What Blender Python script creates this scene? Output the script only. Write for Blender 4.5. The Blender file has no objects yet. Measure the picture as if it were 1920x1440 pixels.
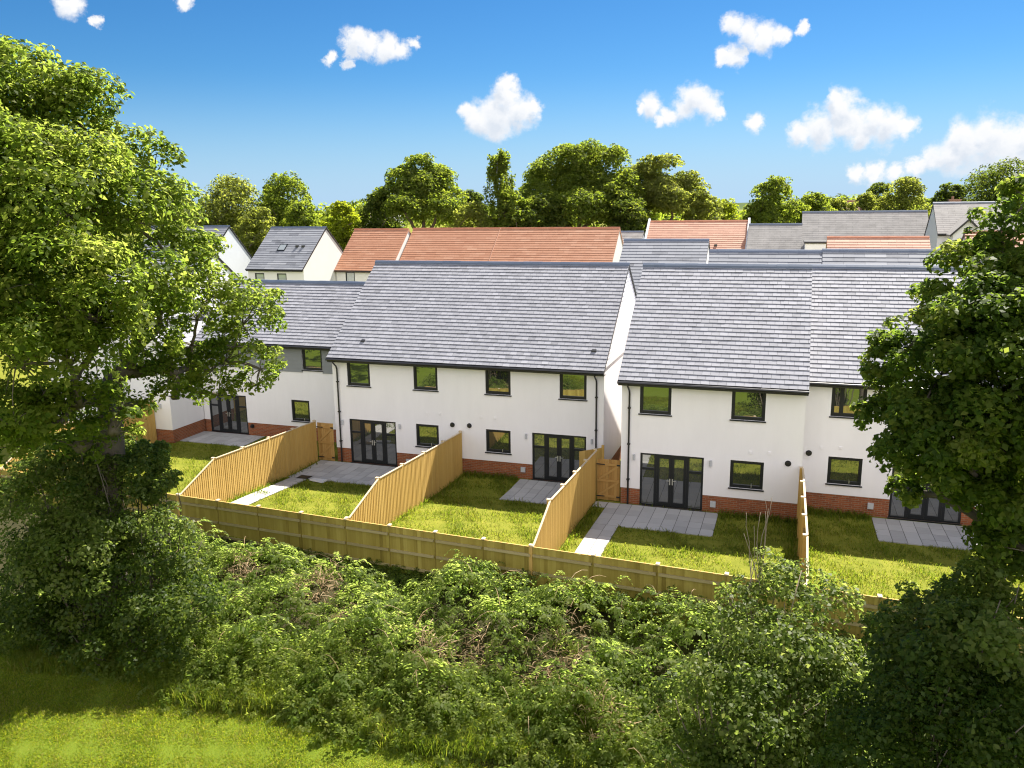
import bpy, math, random
import numpy as np
from mathutils import Matrix, Vector

scene = bpy.context.scene
COL = scene.collection
R = math.radians

# ------------------------------------------------------------------ custom properties
def tag(o, label=None, cat=None, group=None, kind=None):
    if label: o['label'] = label
    if cat: o['category'] = cat
    if group: o['group'] = group
    if kind: o['kind'] = kind
    return o

def empty(name, loc=(0, 0, 0), label=None, cat=None, group=None):
    o = bpy.data.objects.new(name, None)
    o.empty_display_size = 0.2
    COL.objects.link(o)
    o.location = loc
    return tag(o, label, cat, group)

def link(name, me, parent=None):
    o = bpy.data.objects.new(name, me)
    COL.objects.link(o)
    if parent is not None:
        o.parent = parent
        o.matrix_parent_inverse = Matrix.Identity(4)
        # geometry is written in world coordinates: cancel the parents' offset
        p, off = parent, Vector((0, 0, 0))
        while p is not None:
            off += Vector(p.location)
            p = p.parent
        o.location = -off
    return o

# ------------------------------------------------------------------ mesh building
def arr_mesh(name, V, F, mats, tint=None, mi=None, smooth=False):
    V = np.asarray(V, np.float32); F = np.asarray(F, np.int32)
    me = bpy.data.meshes.new(name)
    m, k = F.shape
    me.vertices.add(len(V)); me.vertices.foreach_set('co', V.ravel())
    me.loops.add(m * k); me.loops.foreach_set('vertex_index', F.ravel())
    me.polygons.add(m)
    me.polygons.foreach_set('loop_start', np.arange(0, m * k, k, dtype=np.int32))
    me.polygons.foreach_set('loop_total', np.full(m, k, np.int32))
    for mt in mats: me.materials.append(mt)
    if mi is not None: me.polygons.foreach_set('material_index', np.asarray(mi, np.int32))
    if smooth: me.polygons.foreach_set('use_smooth', np.ones(m, bool))
    if tint is not None:
        a = me.attributes.new('tint', 'FLOAT', 'FACE')
        a.data.foreach_set('value', np.asarray(tint, np.float32))
    me.update(calc_edges=True)
    return me

class MB:
    def __init__(s):
        s.v = []; s.f = []; s.t = []; s.m = []
    def face(s, pts, t=0.5, m=0):
        n = len(s.v); s.v.extend([tuple(p) for p in pts])
        s.f.append(tuple(range(n, n + len(pts)))); s.t.append(t); s.m.append(m)
    def box(s, x0, x1, y0, y1, z0, z1, t=0.5, m=0):
        s.hexa([(x0, y0, z0), (x1, y0, z0), (x1, y1, z0), (x0, y1, z0),
                (x0, y0, z1), (x1, y0, z1), (x1, y1, z1), (x0, y1, z1)], t, m)
    def hexa(s, p, t=0.5, m=0):
        n = len(s.v); s.v.extend([tuple(q) for q in p])
        for f in ((3, 2, 1, 0), (4, 5, 6, 7), (0, 1, 5, 4), (1, 2, 6, 5), (2, 3, 7, 6), (3, 0, 4, 7)):
            s.f.append(tuple(n + i for i in f)); s.t.append(t); s.m.append(m)
    def bar(s, a, b, w, h, t=0.5, m=0, up=(0, 0, 1)):
        a, b = Vector(a), Vector(b); d = (b - a).normalized()
        sd = d.cross(Vector(up))
        if sd.length < 1e-4: sd = d.cross(Vector((1, 0, 0)))
        sd.normalize(); u = sd.cross(d)
        sd *= w / 2; u *= h / 2
        s.hexa([a - sd - u, a + sd - u, b + sd - u, b - sd - u, a - sd + u, a + sd + u, b + sd + u, b - sd + u], t, m)
    def tube(s, pts, rad, n=6, t=0.5, m=0, caps=True):
        pts = [Vector(p) for p in pts]; k = len(pts)
        if not hasattr(rad, '__len__'): rad = [rad] * k
        base = len(s.v)
        prev = None
        for i in range(k):
            d = (pts[min(i + 1, k - 1)] - pts[max(i - 1, 0)]).normalized()
            if prev is None:
                a = d.cross(Vector((0, 0, 1)))
                if a.length < 0.1: a = d.cross(Vector((1, 0, 0)))
            else:
                a = prev - d * prev.dot(d)
            a.normalize(); prev = a; b = d.cross(a)
            for j in range(n):
                an = 2 * math.pi * j / n
                s.v.append(tuple(pts[i] + (a * math.cos(an) + b * math.sin(an)) * rad[i]))
        for i in range(k - 1):
            for j in range(n):
                q = base + i * n
                s.f.append((q + j, q + (j + 1) % n, q + n + (j + 1) % n, q + n + j)); s.t.append(t); s.m.append(m)
        if caps:
            s.f.append(tuple(base + j for j in reversed(range(n)))); s.t.append(t); s.m.append(m)
            q = base + (k - 1) * n
            s.f.append(tuple(q + j for j in range(n))); s.t.append(t); s.m.append(m)
    def build(s, name, mats, parent=None, smooth=False):
        me = bpy.data.meshes.new(name)
        me.from_pydata(s.v, [], s.f)
        if not isinstance(mats, (list, tuple)): mats = [mats]
        for mt in mats: me.materials.append(mt)
        me.polygons.foreach_set('material_index', np.array(s.m, np.int32))
        if smooth: me.polygons.foreach_set('use_smooth', np.ones(len(s.f), bool))
        a = me.attributes.new('tint', 'FLOAT', 'FACE')
        a.data.foreach_set('value', np.array(s.t, np.float32))
        me.update()
        return link(name, me, parent)

# ------------------------------------------------------------------ materials
def nmat(name):
    m = bpy.data.materials.new(name); m.use_nodes = True
    nt = m.node_tree; nt.nodes.clear()
    return m, nt, nt.nodes, nt.links

def ramp(nodes, stops):
    r = nodes.new('ShaderNodeValToRGB')
    el = r.color_ramp.elements
    while len(el) < len(stops): el.new(0.5)
    for e, (p, c) in zip(el, stops):
        e.position = p; e.color = (*c, 1)
    return r

def surf(name, cols, rough=0.7, noise=8.0, namt=0.25, bump=0.0, bscale=40.0, spec=0.5, metal=0.0, stretch=None, coord='Object'):
    """principled surface: colour ramp over (tint attribute blended with fine noise), optional bump"""
    m, nt, N, Lk = nmat(name)
    out = N.new('ShaderNodeOutputMaterial'); p = N.new('ShaderNodeBsdfPrincipled')
    Lk.new(p.outputs[0], out.inputs[0])
    p.inputs['Roughness'].default_value = rough
    p.inputs['Specular IOR Level'].default_value = spec
    p.inputs['Metallic'].default_value = metal
    tc = N.new('ShaderNodeTexCoord'); src = tc.outputs[coord]
    if stretch:
        mp = N.new('ShaderNodeMapping'); mp.inputs['Scale'].default_value = stretch
        Lk.new(src, mp.inputs[0]); src = mp.outputs[0]
    nz = N.new('ShaderNodeTexNoise'); nz.inputs['Scale'].default_value = noise
    nz.inputs['Detail'].default_value = 6; nz.inputs['Roughness'].default_value = 0.65
    Lk.new(src, nz.inputs['Vector'])
    at = N.new('ShaderNodeAttribute'); at.attribute_name = 'tint'
    mx = N.new('ShaderNodeMix'); mx.inputs[0].default_value = namt
    Lk.new(at.outputs['Fac'], mx.inputs[2]); Lk.new(nz.outputs[0], mx.inputs[3])
    n = len(cols)
    rp = ramp(N, [(0.08 + 0.84 * i / max(1, n - 1), c) for i, c in enumerate(cols)])
    Lk.new(mx.outputs[0], rp.inputs[0]); Lk.new(rp.outputs[0], p.inputs['Base Color'])
    if bump:
        nb = N.new('ShaderNodeTexNoise'); nb.inputs['Scale'].default_value = bscale; nb.inputs['Detail'].default_value = 4
        Lk.new(src, nb.inputs['Vector'])
        b = N.new('ShaderNodeBump'); b.inputs['Strength'].default_value = bump; b.inputs['Distance'].default_value = 0.02
        Lk.new(nb.outputs[0], b.inputs['Height']); Lk.new(b.outputs[0], p.inputs['Normal'])
    return m

def leafmat(name, cols, trans, tw=0.5, rough=0.42, spec=0.5):
    m, nt, N, Lk = nmat(name)
    out = N.new('ShaderNodeOutputMaterial'); p = N.new('ShaderNodeBsdfPrincipled')
    p.inputs['Roughness'].default_value = rough; p.inputs['Specular IOR Level'].default_value = spec
    at = N.new('ShaderNodeAttribute'); at.attribute_name = 'tint'
    r1 = ramp(N, [(i / (len(cols) - 1), c) for i, c in enumerate(cols)])
    r2 = ramp(N, [(i / (len(trans) - 1), c) for i, c in enumerate(trans)])
    Lk.new(at.outputs['Fac'], r1.inputs[0]); Lk.new(at.outputs['Fac'], r2.inputs[0])
    Lk.new(r1.outputs[0], p.inputs['Base Color'])
    t = N.new('ShaderNodeBsdfTranslucent'); Lk.new(r2.outputs[0], t.inputs[0])
    mx = N.new('ShaderNodeMixShader'); mx.inputs[0].default_value = tw
    Lk.new(p.outputs[0], mx.inputs[1]); Lk.new(t.outputs[0], mx.inputs[2]); Lk.new(mx.outputs[0], out.inputs[0])
    return m

def brickmat(name, c1, c2, mortar):
    m, nt, N, Lk = nmat(name)
    out = N.new('ShaderNodeOutputMaterial'); p = N.new('ShaderNodeBsdfPrincipled')
    p.inputs['Roughness'].default_value = 0.85
    g = N.new('ShaderNodeNewGeometry'); sx = N.new('ShaderNodeSeparateXYZ'); Lk.new(g.outputs['Position'], sx.inputs[0])
    ad = N.new('ShaderNodeMath'); ad.operation = 'ADD'
    Lk.new(sx.outputs[0], ad.inputs[0]); Lk.new(sx.outputs[1], ad.inputs[1])
    cx = N.new('ShaderNodeCombineXYZ'); Lk.new(ad.outputs[0], cx.inputs[0]); Lk.new(sx.outputs[2], cx.inputs[1])
    b = N.new('ShaderNodeTexBrick'); Lk.new(cx.outputs[0], b.inputs['Vector'])
    b.inputs['Color1'].default_value = (*c1, 1); b.inputs['Color2'].default_value = (*c2, 1); b.inputs['Mortar'].default_value = (*mortar, 1)
    b.inputs['Scale'].default_value = 1.0; b.inputs['Brick Width'].default_value = 0.225; b.inputs['Row Height'].default_value = 0.075
    b.inputs['Mortar Size'].default_value = 0.009; b.inputs['Bias'].default_value = -0.1
    nz = N.new('ShaderNodeTexNoise'); nz.inputs['Scale'].default_value = 3; Lk.new(cx.outputs[0], nz.inputs['Vector'])
    hs = N.new('ShaderNodeHueSaturation'); Lk.new(b.outputs['Color'], hs.inputs['Color'])
    mr = N.new('ShaderNodeMapRange'); mr.inputs[3].default_value = 0.75; mr.inputs[4].default_value = 1.25
    Lk.new(nz.outputs[0], mr.inputs[0]); Lk.new(mr.outputs[0], hs.inputs['Value'])
    Lk.new(hs.outputs[0], p.inputs['Base Color'])
    bp = N.new('ShaderNodeBump'); bp.inputs['Strength'].default_value = 0.4; bp.inputs['Distance'].default_value = 0.01; bp.invert = True
    Lk.new(b.outputs['Fac'], bp.inputs['Height']); Lk.new(bp.outputs[0], p.inputs['Normal'])
    Lk.new(p.outputs[0], out.inputs[0])
    return m

def glassmat(name, dark, refl):
    m, nt, N, Lk = nmat(name)
    out = N.new('ShaderNodeOutputMaterial')
    d = N.new('ShaderNodeBsdfDiffuse'); d.inputs[0].default_value = (*dark, 1)
    g = N.new('ShaderNodeBsdfGlossy'); g.inputs['Roughness'].default_value = 0.015
    g.inputs[0].default_value = (0.95, 0.97, 0.96, 1)
    tc = N.new('ShaderNodeTexCoord'); nz = N.new('ShaderNodeTexNoise'); nz.inputs['Scale'].default_value = 0.9
    Lk.new(tc.outputs['Object'], nz.inputs['Vector'])
    b = N.new('ShaderNodeBump'); b.inputs['Strength'].default_value = 0.06; b.inputs['Distance'].default_value = 0.05
    Lk.new(nz.outputs[0], b.inputs['Height']); Lk.new(b.outputs[0], g.inputs['Normal'])
    fr = N.new('ShaderNodeFresnel'); fr.inputs[0].default_value = 1.5
    ma = N.new('ShaderNodeMath'); ma.operation = 'MULTIPLY_ADD'; ma.inputs[1].default_value = 1 - refl; ma.inputs[2].default_value = refl
    Lk.new(fr.outputs[0], ma.inputs[0])
    mx = N.new('ShaderNodeMixShader'); Lk.new(ma.outputs[0], mx.inputs[0])
    Lk.new(d.outputs[0], mx.inputs[1]); Lk.new(g.outputs[0], mx.inputs[2]); Lk.new(mx.outputs[0], out.inputs[0])
    return m

M = {}
M['render'] = surf('white_render', [(.73, .705, .705), (.80, .775, .778), (.83, .805, .808), (.85, .825, .828)], 0.85, 1.4, 1.0, 0.08, 120, stretch=(1.6, 1.6, .35))
M['cream'] = surf('cream_render', [(.64, .63, .61), (.70, .69, .67)], 0.85, 1.2, 1.0, 0.08, 120)
M['clad_white'] = surf('white_boarding', [(.58, .61, .64), (.64, .67, .70)], 0.6, 2, 0.6, 0.05, 60)
M['clad_grey'] = surf('grey_boarding', [(.19, .20, .205), (.23, .24, .245)], 0.6, 2, 0.6, 0.05, 60)
M['brick'] = brickmat('red_brick', (.29, .080, .024), (.20, .050, .016), (.24, .16, .10))
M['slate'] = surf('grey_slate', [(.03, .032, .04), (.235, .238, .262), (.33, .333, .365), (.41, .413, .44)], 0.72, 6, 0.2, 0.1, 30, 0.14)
M['slate_far'] = surf('far_grey_slate', [(.05, .052, .06), (.20, .21, .235), (.25, .26, .285), (.31, .32, .34)], 0.72, 1.3, 0.35, 0.1, 20, 0.14)
M['slate_old'] = surf('weathered_slate', [(.14, .135, .13), (.26, .25, .24), (.36, .345, .33)], 0.8, 1.1, 0.8, 0.1, 20, 0.08)
M['clay'] = surf('clay_tile', [(.29, .125, .07), (.38, .185, .11), (.46, .26, .17)], 0.7, 1.5, 0.5, 0.1, 20, 0.3)
M['clay_pale'] = surf('pale_clay_tile', [(.33, .16, .105), (.42, .225, .155), (.49, .29, .20)], 0.7, 1.5, 0.5, 0.1, 20, 0.3)
M['ridge'] = surf('ridge_tile', [(.075, .10, .155), (.11, .14, .20)], 0.5, 5, 0.5)
M['ridge_red'] = surf('red_ridge_tile', [(.36, .12, .06), (.48, .2, .11)], 0.6, 5, 0.5)
M['black'] = surf('black_plastic', [(.012, .012, .013), (.018, .018, .02)], 0.35, 5, 0.5)
M['frame'] = surf('anthracite_frame', [(.009, .011, .013), (.013, .015, .018)], 0.4, 5, 0.5, spec=.35)
M['glass'] = glassmat('window_glass', (.025, .028, .026), 0.27)
M['glass_door'] = glassmat('door_glass', (.05, .052, .052), 0.24)
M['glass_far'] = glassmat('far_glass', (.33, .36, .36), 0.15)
M['metal'] = surf('pale_metal', [(.55, .55, .54), (.65, .65, .64)], 0.3, 5, 0.5, metal=0.8)
M['greybox'] = surf('grey_plastic', [(.42, .43, .44), (.5, .51, .52)], 0.5, 5, 0.5)
M['white'] = surf('white_plastic', [(.5, .5, .49), (.56, .56, .55)], 0.5, 5, 0.5)
WOOD = [(.38, .235, .065), (.52, .335, .098), (.60, .42, .14)]
M['fence'] = surf('tan_fence_board', WOOD, 0.75, 3, 0.45, 0.15, 20, 0.2, stretch=(5, 5, .5))
M['fence_green'] = surf('greenish_fence_board', [(.12, .085, .012), (.28, .215, .042), (.35, .28, .062), (.44, .36, .095)], 0.75, 3, 0.5, 0.15, 20, 0.2, stretch=(5, 5, .5))
M['rail'] = surf('weathered_rail', [(.25, .20, .085), (.34, .275, .125), (.42, .35, .17)], 0.8, 3, 0.3, spec=.2)
M['gate'] = surf('gate_board', [(.28, .15, .04), (.38, .22, .065), (.46, .29, .1)], 0.75, 3, 0.35, 0.15, 20, 0.3, stretch=(14, 14, 1))
M['postcap'] = surf('fresh_cut_wood', [(.52, .40, .24), (.62, .50, .33)], 0.75, 5, 0.5)
M['slab'] = surf('paving_slab', [(.30, .295, .285), (.39, .385, .375), (.455, .445, .43)], 0.8, 2.5, 0.45, 0.12, 60)
M['mortar'] = surf('paving_joint', [(.06, .058, .052), (.09, .085, .075)], 0.9, 4, 0.8)
M['bark'] = surf('bark', [(.055, .042, .03), (.11, .09, .065), (.17, .14, .10)], 0.9, 6, 0.8, 0.5, 25)
M['bark_pale'] = surf('pale_twig', [(.20, .15, .10), (.32, .26, .19)], 0.85, 6, 0.8)
M['birchbark'] = surf('birch_bark', [(.25, .23, .2), (.5, .48, .44)], 0.8, 3, 0.8)
M['straw'] = surf('dead_stem', [(.22, .13, .065), (.38, .26, .14), (.5, .38, .23)], 0.85, 4, 0.3)
M['brownbrick'] = surf('brown_tile_wall', [(.20, .11, .07), (.28, .16, .10)], 0.8, 2, 0.6)
M['beige'] = surf('beige_tile', [(.42, .33, .24), (.5, .41, .31)], 0.8, 2, 0.6)
M['tarmac'] = surf('tarmac', [(.04, .04, .04), (.065, .063, .06)], 0.9, 2, 0.9)
M['ground'] = surf('grass_ground', [(.06, .07, .008), (.13, .15, .014), (.20, .20, .026), (.28, .225, .07)], 0.95, 1.3, 1.0, 0.6, 30, 0.1)
M['field'] = surf('mown_field', [(.085, .125, .010), (.11, .15, .013), (.13, .165, .017)], 0.95, 0.9, 1.0, 0.8, 45, 0.1)
M['hill'] = surf('far_hill', [(.06, .085, .04), (.10, .13, .06)], 1.0, 0.01, 1.0, spec=0)

M['oak'] = leafmat('oak_leaf', [(.050, .088, .007), (.088, .12, .011), (.12, .135, .02)], [(.20, .30, .028), (.34, .44, .055), (.48, .54, .10)], 0.62, 0.6, 0.14)
M['maple'] = leafmat('maple_leaf', [(.040, .074, .007), (.072, .108, .011), (.11, .13, .02)], [(.16, .26, .025), (.28, .39, .045), (.44, .50, .08)], 0.6, 0.55, 0.18)
M['ivy'] = leafmat('ivy_leaf', [(.048, .080, .010), (.085, .118, .018), (.12, .135, .034)], [(.19, .28, .035), (.32, .42, .07), (.46, .52, .12)], 0.56, 0.5, 0.25)
M['dark'] = leafmat('shade_dark_shrub_leaf', [(.026, .052, .006), (.048, .080, .009), (.085, .11, .018)], [(.11, .18, .018), (.19, .27, .03), (.34, .40, .06)], 0.54, 0.5, 0.22)  # dark leaf, its colour lowered further for the shade under the trees
M['bramble'] = leafmat('bramble_leaf', [(.055, .092, .014), (.09, .12, .024), (.12, .135, .038)], [(.25, .37, .055), (.44, .57, .10), (.62, .70, .17)], 0.6, 0.58, 0.16)
M['nettle'] = leafmat('nettle_leaf', [(.06, .10, .012), (.095, .12, .02), (.12, .135, .03)], [(.25, .36, .04), (.40, .51, .07), (.55, .62, .11)], 0.62, 0.6, 0.14)
M['grass'] = leafmat('grass_blade', [(.055, .095, .010), (.092, .125, .015), (.135, .148, .024), (.25, .20, .08)], [(.16, .27, .016), (.31, .41, .024), (.46, .48, .045), (.46, .37, .13)], 0.56, 0.6, 0.15)
M['mown'] = leafmat('mown_blade', [(.06, .105, .008), (.115, .155, .012), (.165, .175, .022), (.26, .22, .08)], [(.20, .34, .014), (.42, .52, .02), (.60, .60, .04), (.50, .42, .14)], 0.56, 0.6, 0.15)
M['far1'] = leafmat('far_green_leaf', [(.055, .085, .016), (.088, .115, .024), (.12, .135, .036)], [(.20, .29, .024), (.38, .47, .04), (.56, .60, .07)], 0.6, 0.7, 0.1)
M['far2'] = leafmat('far_olive_leaf', [(.08, .10, .026), (.105, .12, .036), (.12, .13, .048)], [(.27, .33, .04), (.45, .50, .065), (.60, .62, .10)], 0.6, 0.7, 0.1)
M['far3'] = leafmat('far_dark_leaf', [(.032, .056, .013), (.058, .082, .019), (.09, .108, .027)], [(.12, .18, .018), (.22, .29, .026), (.38, .42, .04)], 0.56, 0.7, 0.1)
M['far4'] = leafmat('far_lime_leaf', [(.085, .11, .012), (.115, .135, .016), (.13, .14, .028)], [(.36, .45, .016), (.52, .60, .028), (.64, .66, .05)], 0.62, 0.7, 0.1)

# ------------------------------------------------------------------ camera
F, YAW, PITCH, ROLL, H = 1536.83, 0.3222, -0.211, 0.0122, 11.4522
cp, sp, cy, sy, cr, sr = math.cos(PITCH), math.sin(PITCH), math.cos(YAW), math.sin(YAW), math.cos(ROLL), math.sin(ROLL)
fw = Vector((-sy * cp, cy * cp, sp)); r0 = Vector((cy, sy, 0)); u0 = Vector((sy * sp, -cy * sp, cp))
rt = r0 * cr - u0 * sr; up = r0 * sr + u0 * cr
cam = bpy.data.cameras.new('camera'); camo = bpy.data.objects.new('camera', cam); COL.objects.link(camo)
mw = Matrix.Identity(4)
for i in range(3):
    mw[i][0] = rt[i]; mw[i][1] = up[i]; mw[i][2] = -fw[i]
mw[2][3] = H
camo.matrix_world = mw
cam.sensor_width = 36; cam.lens = 36 * F / 1920; cam.clip_start = 0.1; cam.clip_end = 12000
scene.camera = camo

# ------------------------------------------------------------------ light
SUN = Vector((0.20, 0.62, 0.76)).normalized()
elev = math.asin(SUN.z); azim = math.atan2(SUN.x, SUN.y)
sl = bpy.data.lights.new('sun', 'SUN'); sl.energy = 5.0; sl.angle = R(0.55); sl.color = (1.0, 0.94, 0.84)
so = bpy.data.objects.new('sun', sl); COL.objects.link(so)
so.rotation_euler = (-SUN).to_track_quat('-Z', 'Y').to_euler()
w = bpy.data.worlds.new('World'); scene.world = w; w.use_nodes = True
EXPO = 1.5
nt = w.node_tree; bg = nt.nodes['Background']; WN = nt.nodes; WL = nt.links
sky = WN.new('ShaderNodeTexSky'); sky.sky_type = 'NISHITA'; sky.sun_disc = False
sky.sun_elevation = elev; sky.sun_rotation = azim; sky.altitude = 50
sky.air_density = 1.0; sky.dust_density = 0.0; sky.ozone_density = 6.0
def wmath(op, a, b=None, c=None):
    n = WN.new('ShaderNodeMath'); n.operation = op
    for i, v in enumerate((a, b, c)):
        if v is None: continue
        if isinstance(v, (int, float)): n.inputs[i].default_value = v
        else: WL.new(v, n.inputs[i])
    return n.outputs[0]
SK = 10 / 2 ** EXPO
sp_ = WN.new('ShaderNodeSeparateColor'); WL.new(sky.outputs[0], sp_.inputs[0])
cb_ = WN.new('ShaderNodeCombineColor')
for i, (k, g) in enumerate(((.1012, 1.65), (.106, 1.30), (.1225, 1.3))):
    pw = wmath('POWER', wmath('MULTIPLY', sp_.outputs[i], k), g)
    WL.new(wmath('MULTIPLY', wmath('DIVIDE', pw, wmath('MULTIPLY_ADD', pw, .15, .95)), SK), cb_.inputs[i])
tcw = WN.new('ShaderNodeTexCoord'); sx_ = WN.new('ShaderNodeSeparateXYZ'); WL.new(tcw.outputs['Generated'], sx_.inputs[0])
az = wmath('ARCTAN2', sx_.outputs[0], sx_.outputs[1]); el = wmath('ARCSINE', sx_.outputs[2])
ae = WN.new('ShaderNodeCombineXYZ'); WL.new(az, ae.inputs[0]); WL.new(el, ae.inputs[1])
# small fair weather clouds: clusters of puffs broken up by noise
nz1 = WN.new('ShaderNodeTexNoise'); nz1.inputs['Scale'].default_value = 30; nz1.inputs['Detail'].default_value = 9; nz1.inputs['Roughness'].default_value = .66
WL.new(ae.outputs[0], nz1.inputs['Vector'])
dsp = WN.new('ShaderNodeVectorMath'); dsp.operation = 'MULTIPLY_ADD'
WL.new(nz1.outputs['Color'], dsp.inputs[0]); dsp.inputs[1].default_value = (.040, .032, 0); WL.new(ae.outputs[0], dsp.inputs[2])
off = WN.new('ShaderNodeVectorMath'); off.operation = 'SUBTRACT'; WL.new(dsp.outputs[0], off.inputs[0]); off.inputs[1].default_value = (.020, .016, 0)
PUFFS = [(-0.3558,0.1010,0.0208),(-0.3339,0.1066,0.0273),(-0.3090,0.1093,0.0221),(-0.3243,0.1269,0.0169),(-0.3272,0.1385,0.0117),(-0.3681,0.1069,0.0143),(-0.2935,0.1120,0.0117),(-0.3373,0.0919,0.0163),(-0.1107,0.1189,0.0195),(-0.0956,0.1098,0.0169),(-0.1193,0.1078,0.0143),(-0.0838,0.1065,0.0091),(-0.1554,0.1147,0.0156),(-0.1370,0.1026,0.0117),(-0.1705,0.1134,0.0078),(-0.1460,0.0988,0.0091),(0.0488,0.1033,0.0195),(0.0426,0.1157,0.0117),(0.0553,0.0866,0.0221),(0.0284,0.0822,0.0234),(0.0065,0.0775,0.0156),(0.0818,0.0880,0.0169),(0.0955,0.0792,0.0221),(0.1112,0.0768,0.0130),(0.0722,0.0748,0.0169),(0.1752,0.0567,0.0286),(0.1645,0.0678,0.0169),(0.1939,0.0611,0.0299),(0.2135,0.0524,0.0293),(0.1563,0.0495,0.0234),(0.1882,0.0718,0.0117),(0.1418,0.0446,0.0143),(0.2263,0.0621,0.0195),(0.1274,0.0353,0.0117),(0.1070,0.0320,0.0104),(0.0859,0.0326,0.0130),(0.0671,0.0331,0.0117),(-0.4957,0.1856,0.0156),(-0.4811,0.1804,0.0143),(-0.4604,0.1768,0.0169),(-0.4454,0.1742,0.0130),(-0.4301,0.1810,0.0078),(-0.4992,0.1746,0.0091),(-0.5232,0.1675,0.0085),(-0.0700,0.1923,0.0143),(-0.0554,0.1840,0.0169),(-0.0354,0.1774,0.0169),(-0.0215,0.1786,0.0117),(0.0001,0.1856,0.0078),(-0.0687,0.1615,0.0143),(-0.0801,0.1605,0.0091),(-0.0603,0.1665,0.0065),(-0.0407,0.0918,0.0117),(-0.7831,0.2051,0.0140),(-0.6735,0.2154,0.0090),(-0.7602,0.1923,0.0059),(-0.5029,0.1618,0.0065)]
fld = None
for (pa, pe, pr) in PUFFS:
    dn = WN.new('ShaderNodeVectorMath'); dn.operation = 'DISTANCE'; WL.new(off.outputs[0], dn.inputs[0]); dn.inputs[1].default_value = (pa, pe, 0)
    q = wmath('MULTIPLY_ADD', dn.outputs['Value'], -1 / pr, 1.0)
    fld = q if fld is None else wmath('SMOOTH_MAX', fld, q, .25)
off2 = WN.new('ShaderNodeVectorMath'); off2.operation = 'ADD'; WL.new(off.outputs[0], off2.inputs[0]); off2.inputs[1].default_value = (.004, .013, 0)
fl2 = None
for (pa, pe, pr) in PUFFS:
    dn = WN.new('ShaderNodeVectorMath'); dn.operation = 'DISTANCE'; WL.new(off2.outputs[0], dn.inputs[0]); dn.inputs[1].default_value = (pa, pe, 0)
    q = wmath('MULTIPLY_ADD', dn.outputs['Value'], -1 / pr, 1.0)
    fl2 = q if fl2 is None else wmath('SMOOTH_MAX', fl2, q, .25)
nz2 = WN.new('ShaderNodeTexNoise'); nz2.inputs['Scale'].default_value = 52; nz2.inputs['Detail'].default_value = 9; nz2.inputs['Roughness'].default_value = .6
WL.new(ae.outputs[0], nz2.inputs['Vector'])
dens = wmath('ADD', fld, wmath('MULTIPLY_ADD', nz2.outputs[0], 1.3, -.62))
mr_ = WN.new('ShaderNodeMapRange'); mr_.interpolation_type = 'SMOOTHSTEP'; WL.new(dens, mr_.inputs[0]); mr_.inputs[1].default_value = -.18; mr_.inputs[2].default_value = .62
# unseen white cloud bank behind the viewpoint, added as fill light for shaded walls
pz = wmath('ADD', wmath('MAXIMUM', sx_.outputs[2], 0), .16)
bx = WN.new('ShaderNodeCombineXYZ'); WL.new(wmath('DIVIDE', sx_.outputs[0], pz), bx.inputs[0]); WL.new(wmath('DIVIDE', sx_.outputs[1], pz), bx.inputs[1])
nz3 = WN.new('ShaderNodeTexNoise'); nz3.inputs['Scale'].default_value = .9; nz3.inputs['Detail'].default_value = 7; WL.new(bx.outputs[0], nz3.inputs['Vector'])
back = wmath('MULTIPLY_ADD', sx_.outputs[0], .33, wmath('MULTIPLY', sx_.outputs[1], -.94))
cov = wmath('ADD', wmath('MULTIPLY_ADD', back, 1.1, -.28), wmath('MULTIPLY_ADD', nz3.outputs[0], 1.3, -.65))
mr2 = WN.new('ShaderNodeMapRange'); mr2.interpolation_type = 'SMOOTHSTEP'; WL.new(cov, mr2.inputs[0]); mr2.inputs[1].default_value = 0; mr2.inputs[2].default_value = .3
mh = WN.new('ShaderNodeMix'); mh.data_type = 'RGBA'; hz_ = WN.new('ShaderNodeMapRange'); hz_.interpolation_type = 'SMOOTHSTEP'; WL.new(el, hz_.inputs[0])
for i, v in enumerate((.16, -.03, 0, .95)): hz_.inputs[i + 1].default_value = v
WL.new(hz_.outputs[0], mh.inputs[0]); WL.new(cb_.outputs[0], mh.inputs[6]); mh.inputs[7].default_value = (.45 * SK, .68 * SK, .95 * SK, 1)
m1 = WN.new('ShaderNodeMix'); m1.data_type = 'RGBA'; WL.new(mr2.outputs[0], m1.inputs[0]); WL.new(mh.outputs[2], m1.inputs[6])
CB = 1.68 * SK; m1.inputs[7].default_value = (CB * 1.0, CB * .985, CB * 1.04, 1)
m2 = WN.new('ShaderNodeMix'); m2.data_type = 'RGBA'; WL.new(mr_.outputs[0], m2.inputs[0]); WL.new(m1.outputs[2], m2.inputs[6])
crp = ramp(WN, [(0, (1.0, 1.0, 1.0)), (.45, (.93, .95, .985)), (1, (.74, .80, .89))]);  # white tops and grey bases: sunlight and shade painted into the cloud colour
mr3 = WN.new('ShaderNodeMapRange'); WL.new(wmath('ADD', fl2, wmath('MULTIPLY_ADD', nz2.outputs[0], 1.0, -.5)), mr3.inputs[0]); mr3.inputs[1].default_value = .0; mr3.inputs[2].default_value = .85
WL.new(mr3.outputs[0], crp.inputs[0])
vs_ = WN.new('ShaderNodeVectorMath'); vs_.operation = 'SCALE'; WL.new(crp.outputs[0], vs_.inputs[0]); vs_.inputs['Scale'].default_value = SK * 1.02
WL.new(vs_.outputs[0], m2.inputs[7])
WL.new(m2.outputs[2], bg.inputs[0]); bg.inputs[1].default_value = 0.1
scene.view_settings.view_transform = 'Standard'; scene.view_settings.look = 'None'
scene.view_settings.exposure = EXPO; scene.view_settings.gamma = 1
scene.cycles.use_denoising = True
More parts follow.
